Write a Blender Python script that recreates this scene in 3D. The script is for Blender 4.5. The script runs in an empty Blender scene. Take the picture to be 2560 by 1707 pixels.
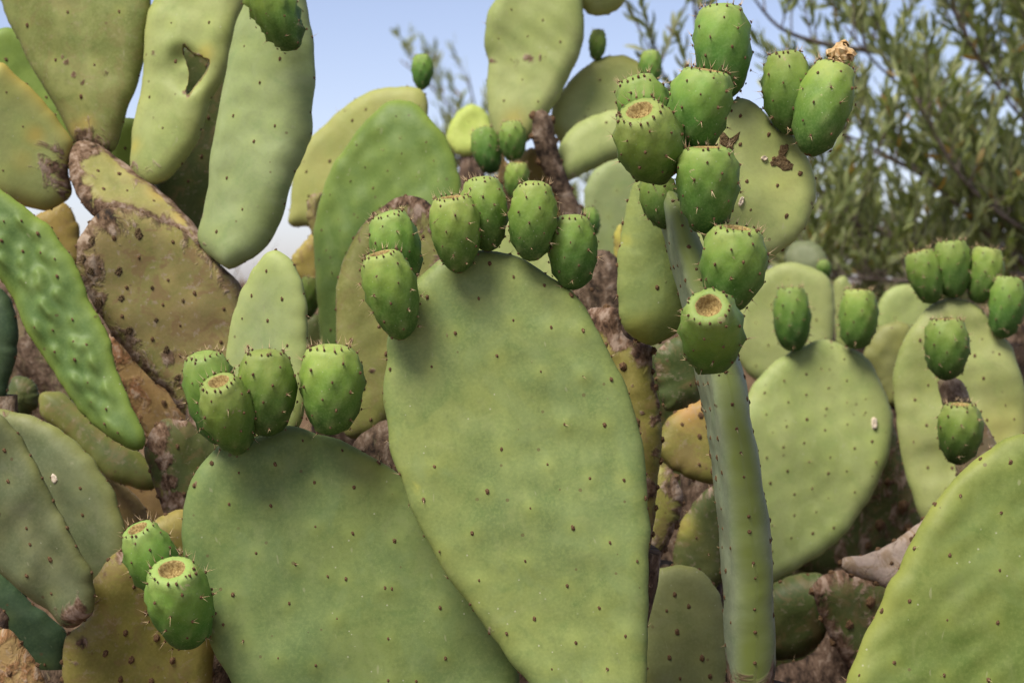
import bpy, math, random
import numpy as np
from mathutils import Vector, Matrix

random.seed(7)
rng = np.random.default_rng(7)
R = math.radians
scene = bpy.context.scene
col = scene.collection

# ------------------------------------------------------------------ camera
CAM_H = 1.0
PITCH = R(-1.7)
WV = 0.5                      # picture width divided by distance
cam_data = bpy.data.cameras.new('camera')
cam_data.sensor_fit = 'HORIZONTAL'
cam_data.sensor_width = 23.5
cam_data.lens = 47.0
cam_data.clip_start = 0.05
cam_data.clip_end = 2000
cam_data.dof.use_dof = True
cam_data.dof.focus_distance = 1.98
cam_data.dof.aperture_fstop = 5.0
cam_data.dof.aperture_blades = 7
cam = bpy.data.objects.new('camera', cam_data)
cam.location = (0, 0, CAM_H)
cam.rotation_euler = (R(90) + PITCH, 0, 0)
col.objects.link(cam)
scene.camera = cam

# ------------------------------------------------------------------ light
SUN_EL, SUN_AZ = R(57), R(220)          # azimuth clockwise from +Y: behind the camera, to its left
world = bpy.data.worlds.new('World')
scene.world = world
world.use_nodes = True
wn = world.node_tree
bg = wn.nodes['Background']
sky = wn.nodes.new('ShaderNodeTexSky')
sky.sky_type = 'NISHITA'
sky.sun_disc = False
sky.sun_elevation = SUN_EL
sky.sun_rotation = SUN_AZ
sky.air_density = 0.5
sky.dust_density = 1.0
sky.ozone_density = 0.4
tint = wn.nodes.new('ShaderNodeMix')
tint.data_type, tint.blend_type = 'RGBA', 'MULTIPLY'
tint.inputs[0].default_value = 1.0
tint.inputs[7].default_value = (1.19, 1.0, 0.93, 1)
wn.links.new(sky.outputs[0], tint.inputs[6])
wn.links.new(tint.outputs[2], bg.inputs[0])
bg.inputs[1].default_value = 0.129
sd = Vector((math.sin(SUN_AZ) * math.cos(SUN_EL), math.cos(SUN_AZ) * math.cos(SUN_EL), math.sin(SUN_EL)))
sun_data = bpy.data.lights.new('sun', 'SUN')
sun_data.energy = 3.2
sun_data.angle = R(26)
sun_data.color = (1.0, 0.955, 0.86)
sun = bpy.data.objects.new('sun', sun_data)
sun.rotation_euler = sd.to_track_quat('Z', 'Y').to_euler()
sun.location = (-3, -4, 8)
col.objects.link(sun)
vs = scene.view_settings
vs.view_transform = 'Standard'
vs.look = 'None'
vs.exposure = 0.66
vs.gamma = 1.0
vs.use_curve_mapping = False
scene.cycles.use_denoising = True
scene.cycles.max_bounces = 4
scene.cycles.adaptive_threshold = 0.02
scene.cycles.sample_clamp_indirect = 8

# ------------------------------------------------------------------ projection helpers
CAM = np.array([0, 0, CAM_H])
FWD = np.array([0, math.cos(PITCH), math.sin(PITCH)])
UPV = np.array([0, -math.sin(PITCH), math.cos(PITCH)])
RGT = np.array([1.0, 0, 0])


def ray(px, py):
    return FWD + RGT * ((px - 1280) / 2560 * WV) + UPV * ((853.5 - py) / 2560 * WV)


def at(px, py, d):
    return CAM + ray(px, py) * d


def mpp(d):
    return WV * d / 2560


def pts(s):
    return [tuple(float(c) for c in q.split(',')) for q in s.split()]


# ------------------------------------------------------------------ materials
def node(nt, kind, **kw):
    n = nt.nodes.new(kind)
    for k, v in kw.items():
        setattr(n, k, v)
    return n


def lk(nt, a, b):
    nt.links.new(a, b)


def mixc(nt, fac, a, b, blend='MIX'):
    n = node(nt, 'ShaderNodeMix', data_type='RGBA', blend_type=blend)
    for sock, val in ((n.inputs[0], fac), (n.inputs[6], a), (n.inputs[7], b)):
        if hasattr(val, 'is_output') or isinstance(val, bpy.types.NodeSocket):
            lk(nt, val, sock)
        elif isinstance(val, (int, float)):
            sock.default_value = val
        else:
            sock.default_value = (*val, 1) if len(val) == 3 else val
    return n.outputs[2]


def math_n(nt, op, a, b=0.0, c=0.0, clamp=False):
    n = node(nt, 'ShaderNodeMath', operation=op, use_clamp=clamp)
    for i, v in enumerate((a, b, c)):
        if isinstance(v, bpy.types.NodeSocket):
            lk(nt, v, n.inputs[i])
        else:
            n.inputs[i].default_value = v
    return n.outputs[0]


def noise_n(nt, vec, scale, detail=3.0, rough=0.55, dist=0.0):
    n = node(nt, 'ShaderNodeTexNoise')
    if vec is not None:
        lk(nt, vec, n.inputs['Vector'])
    n.inputs['Scale'].default_value = scale
    n.inputs['Detail'].default_value = detail
    n.inputs['Roughness'].default_value = rough
    n.inputs['Distortion'].default_value = dist
    return n.outputs[0]


def step_n(nt, v, lo, hi):
    n = node(nt, 'ShaderNodeMapRange', interpolation_type='SMOOTHSTEP')
    lk(nt, v, n.inputs[0])
    n.inputs[1].default_value = lo
    n.inputs[2].default_value = hi
    return n.outputs[0]


def ramp_n(nt, v, stops):
    n = node(nt, 'ShaderNodeValToRGB')
    lk(nt, v, n.inputs[0])
    el = n.color_ramp.elements
    while len(el) < len(stops):
        el.new(0.5)
    for e, (p, c) in zip(el, stops):
        e.position = p
        e.color = (*c, 1)
    return n.outputs[0]


def new_mat(name):
    m = bpy.data.materials.new(name)
    m.use_nodes = True
    nt = m.node_tree
    return m, nt, nt.nodes['Principled BSDF']


CORK_STOPS = [(0.05, (0.018, 0.013, 0.010)), (0.32, (0.085, 0.05, 0.028)), (0.6, (0.165, 0.105, 0.065)), (0.97, (0.31, 0.235, 0.175))]
RUST_STOPS = [(0.05, (0.03, 0.018, 0.010)), (0.35, (0.13, 0.07, 0.028)), (0.65, (0.25, 0.125, 0.055)), (0.95, (0.34, 0.25, 0.17))]
GREY_STOPS = [(0.05, (0.020, 0.014, 0.010)), (0.35, (0.080, 0.052, 0.034)), (0.7, (0.135, 0.09, 0.060)), (1.0, (0.235, 0.18, 0.135))]


def pad_material(name, A, B, Y=(0.42, 0.40, 0.08), cork=CORK_STOPS, bump=0.26, blotch=0.0, sss=0.06):
    m, nt, bs = new_mat(name)
    uv = node(nt, 'ShaderNodeUVMap', uv_map='pad').outputs[0]
    oi = node(nt, 'ShaderNodeObjectInfo')
    off = node(nt, 'ShaderNodeVectorMath', operation='ADD')
    lk(nt, uv, off.inputs[0])
    comb = node(nt, 'ShaderNodeCombineXYZ')
    lk(nt, math_n(nt, 'MULTIPLY', oi.outputs['Random'], 37.0), comb.inputs[0])
    lk(nt, math_n(nt, 'MULTIPLY', oi.outputs['Random'], 11.0), comb.inputs[2])
    lk(nt, comb.outputs[0], off.inputs[1])
    vec = off.outputs[0]
    st = node(nt, 'ShaderNodeMapping')
    st.inputs['Scale'].default_value = (30, 5, 30)
    lk(nt, vec, st.inputs[0])
    n1 = noise_n(nt, vec, 10, 3, 0.5, 0.4)
    n2 = noise_n(nt, vec, 75, 3)
    n3 = noise_n(nt, st.outputs[0], 1.0, 2)
    c = mixc(nt, step_n(nt, n1, 0.35, 0.68), A, B)
    lighter = tuple(min(1, 1.22 * a + 0.012) for a in B)
    darker = tuple(0.72 * a for a in A)
    c = mixc(nt, math_n(nt, 'MULTIPLY', step_n(nt, n3, 0.45, 0.8), 0.6), c, lighter)
    c = mixc(nt, math_n(nt, 'MULTIPLY', step_n(nt, n2, 0.48, 0.75), 0.40), c, darker)
    n4 = noise_n(nt, vec, 30, 3, 0.6, 0.8)
    c = mixc(nt, math_n(nt, 'MULTIPLY', step_n(nt, n4, 0.5, 0.7), 0.45), c, tuple(x * y for x, y in zip(A, (0.72, 0.84, 0.70))))
    c = mixc(nt, math_n(nt, 'MULTIPLY', step_n(nt, n4, 0.46, 0.3), 0.40), c, tuple(min(1, x * y + z) for x, y, z in zip(B, (1.12, 1.08, 1.15), (0.01, 0.008, 0.018))))
    ng = noise_n(nt, vec, 330, 2, 0.6)
    c = mixc(nt, math_n(nt, 'MULTIPLY', step_n(nt, ng, 0.42, 0.72), 0.30), c, tuple(min(1, 1.28 * a + 0.012) for a in B))
    c = mixc(nt, math_n(nt, 'MULTIPLY', step_n(nt, ng, 0.42, 0.25), 0.25), c, darker)
    # waxy bloom, rubbed off in patches
    nbm = noise_n(nt, vec, 17, 3, 0.62, 1.2)
    c = mixc(nt, math_n(nt, 'MULTIPLY', step_n(nt, nbm, 0.5, 0.64), 0.30), c, tuple(min(1, a * 1.05 + b_) for a, b_ in zip(A, (0.030, 0.036, 0.026))))
    pa = node(nt, 'ShaderNodeAttribute', attribute_name='paint')
    sp = node(nt, 'ShaderNodeSeparateColor')
    lk(nt, pa.outputs['Color'], sp.inputs[0])
    ck, ye, ha = sp.outputs[0], sp.outputs[1], sp.outputs[2]
    c = mixc(nt, math_n(nt, 'MULTIPLY', ha, 0.32), c, tuple(min(1, x * 1.35 + y) for x, y in zip(B, (0.05, 0.04, 0.0))))
    nY = noise_n(nt, vec, 24, 2, 0.6)
    yf = math_n(nt, 'MULTIPLY', ye, math_n(nt, 'ADD', nY, 0.45), clamp=True)
    c = mixc(nt, yf, c, Y)
    # fine specks and blemishes
    vo = node(nt, 'ShaderNodeTexVoronoi')
    lk(nt, vec, vo.inputs['Vector'])
    vo.inputs['Scale'].default_value = 85
    spk = math_n(nt, 'MULTIPLY', math_n(nt, 'LESS_THAN', vo.outputs[0], 0.075), step_n(nt, n1, 0.5, 0.56))
    c = mixc(nt, math_n(nt, 'MULTIPLY', spk, 0.5), c, (0.42, 0.42, 0.30))
    vo2 = node(nt, 'ShaderNodeTexVoronoi')
    lk(nt, vec, vo2.inputs['Vector'])
    vo2.inputs['Scale'].default_value = 47
    spk2 = math_n(nt, 'MULTIPLY', math_n(nt, 'LESS_THAN', vo2.outputs[0], 0.085), step_n(nt, n1, 0.56, 0.48))
    c = mixc(nt, math_n(nt, 'MULTIPLY', spk2, 0.6), c, (0.10, 0.06, 0.03))
    ss = node(nt, 'ShaderNodeMapping')
    ss.inputs['Scale'].default_value = (190, 55, 1)
    ss.inputs['Rotation'].default_value = (0, 0, 0.35)
    lk(nt, vec, ss.inputs[0])
    scr = step_n(nt, noise_n(nt, ss.outputs[0], 1.0, 1, 0.5, 0.3), 0.74, 0.80)
    c = mixc(nt, math_n(nt, 'MULTIPLY', scr, 0.30), c, (0.34, 0.33, 0.20))
    if blotch:
        nb = noise_n(nt, vec, 34, 4, 0.7, 0.6)
        c = mixc(nt, math_n(nt, 'MULTIPLY', step_n(nt, nb, 0.5, 0.62), blotch), c, (0.20, 0.125, 0.06))
        nb2 = noise_n(nt, vec, 95, 3, 0.7, 0.3)
        c = mixc(nt, math_n(nt, 'MULTIPLY', step_n(nt, nb2, 0.58, 0.66), blotch * 0.8), c, (0.32, 0.25, 0.18))
    # cork
    stc = node(nt, 'ShaderNodeMapping')
    stc.inputs['Scale'].default_value = (1, .65, 1)
    lk(nt, vec, stc.inputs[0])
    nc = noise_n(nt, stc.outputs[0], 52, 4, 0.65, 0.8)
    nc2 = noise_n(nt, stc.outputs[0], 120, 3, 0.65)
    cm = step_n(nt, math_n(nt, 'ADD', ck, math_n(nt, 'MULTIPLY', math_n(nt, 'SUBTRACT', nc, 0.5), 1.5)), 0.38, 0.62)
    cm = math_n(nt, 'MULTIPLY', cm, math_n(nt, 'GREATER_THAN', ck, 0.06))
    cc = ramp_n(nt, step_n(nt, math_n(nt, 'ADD', math_n(nt, 'MULTIPLY', nc, 0.5), math_n(nt, 'MULTIPLY', nc2, 0.5)), 0.34, 0.66), cork)
    c = mixc(nt, cm, c, cc)
    hs = node(nt, 'ShaderNodeHueSaturation')
    lk(nt, c, hs.inputs['Color'])
    lk(nt, math_n(nt, 'ADD', math_n(nt, 'MULTIPLY', oi.outputs['Random'], 0.16), 0.92), hs.inputs['Value'])
    lk(nt, math_n(nt, 'ADD', math_n(nt, 'MULTIPLY', oi.outputs['Random'], 0.014), 0.493), hs.inputs['Hue'])
    lk(nt, hs.outputs[0], bs.inputs['Base Color'])
    lk(nt, math_n(nt, 'ADD', math_n(nt, 'MULTIPLY', cm, 0.36), math_n(nt, 'ADD', math_n(nt, 'MULTIPLY', n2, 0.2), 0.44)), bs.inputs['Roughness'])
    bs.inputs['Specular IOR Level'].default_value = 0.22
    bs.inputs['Subsurface Weight'].default_value = 0.0
    bs.inputs['Subsurface Radius'].default_value = (0.004, 0.006, 0.002)
    bs.inputs['Subsurface Scale'].default_value = 1.0
    bp = node(nt, 'ShaderNodeBump')
    bp.inputs['Strength'].default_value = bump
    bp.inputs['Distance'].default_value = 0.004
    hgt = math_n(nt, 'ADD', math_n(nt, 'MULTIPLY', n2, 0.35), math_n(nt, 'MULTIPLY', math_n(nt, 'MULTIPLY', cm, nc2), 2.2))
    lk(nt, hgt, bp.inputs['Height'])
    lk(nt, bp.outputs[0], bs.inputs['Normal'])
    return m


M = {}
M['fresh'] = pad_material('pad_fresh', (0.142, 0.188, 0.060), (0.196, 0.232, 0.064))
M['broad'] = pad_material('pad_broad', (0.116, 0.165, 0.052), (0.150, 0.192, 0.053))
M['front'] = pad_material('pad_front', (0.104, 0.152, 0.030), (0.143, 0.184, 0.041))
M['blue'] = pad_material('pad_blue_green', (0.215, 0.262, 0.165), (0.255, 0.300, 0.180), Y=(0.175, 0.225, 0.055))
M['pale'] = pad_material('pad_pale', (0.265, 0.315, 0.140), (0.215, 0.268, 0.090), Y=(0.40, 0.43, 0.10))
M['olive'] = pad_material('pad_olive', (0.140, 0.165, 0.040), (0.205, 0.217, 0.066), blotch=0.22, Y=(0.42, 0.30, 0.09))
M['sage'] = pad_material('pad_sage', (0.295, 0.328, 0.120), (0.238, 0.282, 0.086), Y=(0.42, 0.34, 0.075))
M['bright'] = pad_material('pad_bright', (0.068, 0.140, 0.034), (0.112, 0.185, 0.045), Y=(0.32, 0.42, 0.05))
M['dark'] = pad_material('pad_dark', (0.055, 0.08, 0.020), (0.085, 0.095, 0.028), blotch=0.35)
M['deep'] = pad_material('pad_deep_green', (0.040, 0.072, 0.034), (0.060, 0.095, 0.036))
M['lime'] = pad_material('pad_lime', (0.36, 0.43, 0.09), (0.40, 0.46, 0.11))
M['grey'] = pad_material('pad_grey_green', (0.098, 0.122, 0.055), (0.135, 0.155, 0.072))  # own grey-green, darkened to stand in for shade over the left pads
M['old'] = pad_material('pad_old', (0.20, 0.185, 0.055), (0.235, 0.175, 0.070), blotch=0.75, bump=0.35)
M['pink'] = pad_material('pad_pinkish_cork', (0.27, 0.205, 0.165), (0.34, 0.26, 0.205), cork=GREY_STOPS, blotch=0.65, bump=0.35)
M['rust'] = pad_material('pad_rust', (0.26, 0.16, 0.06), (0.30, 0.21, 0.08), cork=RUST_STOPS, blotch=0.5, bump=0.3)
M['bark'] = pad_material('pad_bark', (0.15, 0.11, 0.06), (0.17, 0.13, 0.07), cork=GREY_STOPS, blotch=0.8, bump=0.4, sss=0.0)
M['ochre'] = pad_material('pad_ochre', (0.165, 0.16, 0.036), (0.225, 0.20, 0.048), blotch=0.4, Y=(0.42, 0.235, 0.07))


def fruit_material():
    m, nt, bs = new_mat('fruit_skin')
    tc = node(nt, 'ShaderNodeTexCoord')
    oi = node(nt, 'ShaderNodeObjectInfo')
    uv = node(nt, 'ShaderNodeUVMap', uv_map='pad').outputs[0]
    sep = node(nt, 'ShaderNodeSeparateXYZ')
    lk(nt, uv, sep.inputs[0])
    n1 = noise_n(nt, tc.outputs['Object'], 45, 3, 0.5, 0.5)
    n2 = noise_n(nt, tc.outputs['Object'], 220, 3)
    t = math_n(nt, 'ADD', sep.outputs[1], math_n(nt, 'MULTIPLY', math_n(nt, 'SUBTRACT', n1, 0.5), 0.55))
    c = ramp_n(nt, t, [(0.05, (0.030, 0.080, 0.016)), (0.42, (0.074, 0.165, 0.024)), (0.75, (0.160, 0.262, 0.040)), (1.0, (0.250, 0.325, 0.075))])  # skin colour plus painted overhead light: base darkened, crown end lightened
    c = mixc(nt, math_n(nt, 'MULTIPLY', step_n(nt, n2, 0.52, 0.75), 0.25), c, (0.08, 0.15, 0.03))
    pa = node(nt, 'ShaderNodeAttribute', attribute_name='paint')
    sp = node(nt, 'ShaderNodeSeparateColor')
    lk(nt, pa.outputs['Color'], sp.inputs[0])
    c = mixc(nt, math_n(nt, 'MULTIPLY', sp.outputs[2], 0.4), c, (0.27, 0.33, 0.12))
    vo = node(nt, 'ShaderNodeTexVoronoi')
    lk(nt, tc.outputs['Object'], vo.inputs['Vector'])
    vo.inputs['Scale'].default_value = 130
    c = mixc(nt, math_n(nt, 'MULTIPLY', math_n(nt, 'LESS_THAN', vo.outputs[0], 0.09), 0.35), c, (0.4, 0.42, 0.28))
    ofs = node(nt, 'ShaderNodeVectorMath', operation='ADD')
    lk(nt, tc.outputs['Object'], ofs.inputs[0])
    cx = node(nt, 'ShaderNodeCombineXYZ')
    lk(nt, math_n(nt, 'MULTIPLY', oi.outputs['Random'], 19.0), cx.inputs[0])
    lk(nt, cx.outputs[0], ofs.inputs[1])
    sc_ = noise_n(nt, ofs.outputs[0], 62, 4, 0.62, 0.4)
    c = mixc(nt, math_n(nt, 'MULTIPLY', step_n(nt, sc_, 0.67, 0.71), 0.75), c, (0.36, 0.30, 0.16))
    gr = noise_n(nt, ofs.outputs[0], 420, 2)
    c = mixc(nt, math_n(nt, 'MULTIPLY', step_n(nt, gr, 0.4, 0.7), 0.22), c, (0.20, 0.30, 0.09))
    hs = node(nt, 'ShaderNodeHueSaturation')
    lk(nt, c, hs.inputs['Color'])
    lk(nt, math_n(nt, 'ADD', math_n(nt, 'MULTIPLY', oi.outputs['Random'], 0.34), 0.78), hs.inputs['Value'])
    lk(nt, math_n(nt, 'ADD', math_n(nt, 'MULTIPLY', math_n(nt, 'FRACT', math_n(nt, 'MULTIPLY', oi.outputs['Random'], 7.3)), 0.03), 0.485), hs.inputs['Hue'])
    lk(nt, hs.outputs[0], bs.inputs['Base Color'])
    lk(nt, math_n(nt, 'ADD', math_n(nt, 'MULTIPLY', n1, 0.25), 0.45), bs.inputs['Roughness'])
    bs.inputs['Specular IOR Level'].default_value = 0.22
    bs.inputs['Subsurface Weight'].default_value = 0.0
    bs.inputs['Subsurface Radius'].default_value = (0.004, 0.008, 0.002)
    bs.inputs['Subsurface Scale'].default_value = 1.0
    bp = node(nt, 'ShaderNodeBump')
    bp.inputs['Strength'].default_value = 0.12
    bp.inputs['Distance'].default_value = 0.003
    lk(nt, math_n(nt, 'ADD', n2, n1), bp.inputs['Height'])
    lk(nt, bp.outputs[0], bs.inputs['Normal'])
    return m


def simple_material(name, c1, c2, scale=300, rough=0.8, bump=0.4, dist=0.002):
    m, nt, bs = new_mat(name)
    tc = node(nt, 'ShaderNodeTexCoord')
    n = noise_n(nt, tc.outputs['Object'], scale, 4, 0.65)
    lk(nt, mixc(nt, step_n(nt, n, 0.32, 0.68), c1, c2), bs.inputs['Base Color'])
    bs.inputs['Roughness'].default_value = rough
    bs.inputs['Specular IOR Level'].default_value = 0.25
    bp = node(nt, 'ShaderNodeBump')
    bp.inputs['Strength'].default_value = bump
    bp.inputs['Distance'].default_value = dist
    lk(nt, n, bp.inputs['Height'])
    lk(nt, bp.outputs[0], bs.inputs['Normal'])
    return m


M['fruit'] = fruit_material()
M['crater'] = simple_material('fruit_crown', (0.19, 0.125, 0.038), (0.42, 0.32, 0.125), 420, 0.85, 0.7)
M['tuft'] = simple_material('areole_wool', (0.055, 0.030, 0.014), (0.17, 0.10, 0.048), 900, 0.9, 0.3)
M['spine'] = simple_material('spine', (0.48, 0.33, 0.17), (0.58, 0.45, 0.28), 200, 0.6, 0.1)
M['petal'] = simple_material('dry_petal', (0.40, 0.24, 0.09), (0.62, 0.47, 0.27), 160, 0.8, 0.5)
M['scab'] = simple_material('scab', (0.10, 0.062, 0.028), (0.20, 0.14, 0.07), 500, 0.95, 1.0, 0.004)
M['pit'] = simple_material('pit', (0.014, 0.010, 0.008), (0.045, 0.030, 0.022), 500, 0.95, 0.6)
M['flake'] = simple_material('pale_flake', (0.55, 0.45, 0.32), (0.68, 0.60, 0.48), 200, 0.8, 0.3)
M['wood'] = simple_material('olive_wood', (0.10, 0.08, 0.06), (0.22, 0.18, 0.145), 60, 0.9, 0.7, 0.004)
M['soil'] = simple_material('soil', (0.055, 0.034, 0.020), (0.135, 0.085, 0.048), 9, 0.95, 0.8, 0.02)
M['bounce_ground'] = simple_material('bounce_ground', (0.17, 0.135, 0.09), (0.25, 0.20, 0.14), 6, 0.95, 0.5, 0.01)  # pale colour of the added light-bouncing ground sheet
M['straw'] = simple_material('straw', (0.22, 0.16, 0.08), (0.36, 0.29, 0.16), 40, 0.9, 0.2)


def leaf_material():
    m, nt, bs = new_mat('olive_leaf')
    a = node(nt, 'ShaderNodeAttribute', attribute_name='tone')
    c = ramp_n(nt, a.outputs['Fac'], [(0.0, (0.115, 0.150, 0.048)), (0.45, (0.255, 0.295, 0.112)), (0.78, (0.420, 0.450, 0.210)),
                                      (0.93, (0.33, 0.34, 0.18)), (0.965, (0.30, 0.30, 0.16)), (0.985, (0.42, 0.24, 0.05)), (1.0, (0.45, 0.28, 0.06))])
    lk(nt, c, bs.inputs['Base Color'])
    bs.inputs['Roughness'].default_value = 0.5
    bs.inputs['Specular IOR Level'].default_value = 0.4
    tr = node(nt, 'ShaderNodeBsdfTranslucent')
    lk(nt, mixc(nt, 1.0, c, (1.0, 1.15, 0.5), 'MULTIPLY'), tr.inputs[0])
    mx = node(nt, 'ShaderNodeMixShader')
    mx.inputs[0].default_value = 0.32
    lk(nt, bs.outputs[0], mx.inputs[1])
    lk(nt, tr.outputs[0], mx.inputs[2])
    lk(nt, mx.outputs[0], nt.nodes['Material Output'].inputs[0])
    return m


M['leaf'] = leaf_material()


# ------------------------------------------------------------------ mesh helpers
def make_obj(name, verts, faces, mats, parent=None, midx=None, smooth=True, uv=None, paint=None, tone=None):
    me = bpy.data.meshes.new(name)
    me.from_pydata([tuple(v) for v in verts], [], faces)
    for mt in mats:
        me.materials.append(mt)
    if midx is not None:
        me.polygons.foreach_set('material_index', np.asarray(midx, dtype=np.int32))
    me.polygons.foreach_set('use_smooth', np.full(len(me.polygons), smooth))
    if uv is not None:
        layer = me.uv_layers.new(name='pad')
        li = np.empty(len(me.loops), dtype=np.int32)
        me.loops.foreach_get('vertex_index', li)
        layer.data.foreach_set('uv', np.asarray(uv, dtype=np.float32)[li].ravel())
    if paint is not None:
        at_ = me.attributes.new('paint', 'FLOAT_COLOR', 'POINT')
        at_.data.foreach_set('color', np.asarray(paint, dtype=np.float32).ravel())
    if tone is not None:
        at_ = me.attributes.new('tone', 'FLOAT', 'POINT')
        at_.data.foreach_set('value', np.asarray(tone, dtype=np.float32))
    me.update()
    ob = bpy.data.objects.new(name, me)
    col.objects.link(ob)
    if parent is not None:
        ob.parent = parent
        ob.matrix_parent_inverse = Matrix.Translation(-parent.location)
    return ob


def tag(o, label=None, cat=None, group=None, kind=None):
    if label:
        o['label'] = label
    if cat:
        o['category'] = cat
    if group:
        o['group'] = group
    if kind:
        o['kind'] = kind
    return o


def ground_z(x, y):
    t = min(1, max(0, (y - 2.9) / 2.6))
    s = t * t * (3 - 2 * t)
    return 0.86 * s + 0.02 * math.sin(x * 3.1 + y) + 0.025 * math.sin(y * 2.3 - x * 1.7) - 0.004 * max(0, y - 8)


GROUP = 'prickly pears growing in the hedge'


def plant(label, rootpx, d):
    p = at(rootpx[0], rootpx[1], d)
    e = bpy.data.objects.new('prickly_pear', None)
    e.location = (p[0], p[1], ground_z(p[0], p[1]))
    col.objects.link(e)
    tag(e, label, 'cactus', GROUP)
    return e


def wave_field(n, lam, amp, seed):
    r = np.random.default_rng(seed)
    ang = r.uniform(0, 2 * np.pi, n)
    k = 2 * np.pi / (lam * r.uniform(0.6, 1.6, n))
    ph = r.uniform(0, 2 * np.pi, n)

    def f(u, v):
        out = np.zeros_like(u)
        for a, kk, p in zip(ang, k, ph):
            out += np.sin(kk * (u * np.cos(a) + v * np.sin(a)) + p)
        return out * amp / math.sqrt(n)
    return f


def smooth_closed(P, n):
    P = np.asarray(P, float)
    m = len(P)
    out = []
    for i in range(m):
        p0, p1, p2, p3 = P[i - 1], P[i], P[(i + 1) % m], P[(i + 2) % m]
        d1 = np.linalg.norm(p2 - p1)
        for t in np.linspace(0, 1, 12, endpoint=False):
            s0 = min(1.0, 1.6 * d1 / (np.linalg.norm(p2 - p0) + 1e-9))
            s1 = min(1.0, 1.6 * d1 / (np.linalg.norm(p3 - p1) + 1e-9))
            m1, m2 = 0.5 * (p2 - p0) * s0, 0.5 * (p3 - p1) * s1
            t2, t3 = t * t, t * t * t
            out.append((2 * t3 - 3 * t2 + 1) * p1 + (t3 - 2 * t2 + t) * m1 + (-2 * t3 + 3 * t2) * p2 + (t3 - t2) * m2)
    out = np.array(out)
    seg = np.linalg.norm(np.roll(out, -1, 0) - out, axis=1)
    cum = np.concatenate([[0], np.cumsum(seg)])
    q = np.linspace(0, cum[-1], n, endpoint=False)
    full = np.vstack([out, out[:1]])
    return np.stack([np.interp(q, cum, full[:, k]) for k in range(2)], 1)


def seg_dist(Q, P):
    A, B = P, np.roll(P, -1, 0)
    AB = B - A
    L2 = (AB ** 2).sum(1) + 1e-12
    out = np.empty(len(Q))
    for s in range(0, len(Q), 2000):
        q = Q[s:s + 2000, None, :]
        t = np.clip(((q - A) * AB).sum(2) / L2, 0, 1)
        c = A + t[..., None] * AB
        out[s:s + 2000] = np.sqrt(((q - c) ** 2).sum(2).min(1))
    return out


def inside(Q, P):
    x, y = Q[:, 0][:, None], Q[:, 1][:, None]
    x1, y1 = P[:, 0], P[:, 1]
    x2, y2 = np.roll(x1, -1), np.roll(y1, -1)
    cond = ((y1 > y) != (y2 > y)) & (x < (x2 - x1) * (y - y1) / (y2 - y1 + 1e-15) + x1)
    return cond.sum(1) % 2 == 1


class Bits:
    """collects small tufts and spines of one pad or one fruit"""

    def __init__(self):
        self.v, self.f, self.m = [], [], []

    def frame(self, n):
        n = n / (np.linalg.norm(n) + 1e-12)
        a = np.array([0, 0, 1.0]) if abs(n[2]) < 0.9 else np.array([1.0, 0, 0])
        u = np.cross(n, a)
        u /= np.linalg.norm(u)
        return n, u, np.cross(n, u)

    def tuft(self, p, n, r, h, k=6, mat=0, stretch=None):
        n, u, w = self.frame(n)
        if stretch is not None:
            s = stretch - n * np.dot(stretch, n)
            if np.linalg.norm(s) > 1e-6:
                u = s / np.linalg.norm(s)
                w = np.cross(n, u)
        b = len(self.v)
        e = 1.35 if stretch is not None else 1.0
        for rr, hh in ((1.0, -0.25), (0.78, 0.45)):
            for i in range(k):
                a = 2 * math.pi * i / k + random.uniform(-0.25, 0.25)
                q = r * rr * random.uniform(0.8, 1.2)
                self.v.append(p + n * (h * hh) + u * (q * e * math.cos(a)) + w * (q * math.sin(a)))
        self.v.append(p + n * h + u * random.uniform(-.3, .3) * r + w * random.uniform(-.3, .3) * r)
        for i in range(k):
            j = (i + 1) % k
            self.f.append((b + i, b + j, b + k + j, b + k + i))
            self.f.append((b + k + i, b + k + j, b + 2 * k))
            self.m += [mat, mat]

    def spine(self, p, dr, ln, r, mat=1):
        n, u, w = self.frame(dr)
        b = len(self.v)
        for i in range(3):
            a = 2 * math.pi * i / 3
            self.v.append(p + u * r * math.cos(a) + w * r * math.sin(a))
        self.v.append(p + n * ln)
        for i in range(3):
            self.f.append((b + i, b + (i + 1) % 3, b + 3))
            self.m.append(mat)

    def build(self, name, parent, mats):
        if not self.v:
            return None
        o = make_obj(name, self.v, self.f, mats, parent, self.m, smooth=False)
        o['kind'] = 'stuff'
        return o


SEED = [100]


class Pad:
    pass


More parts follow.
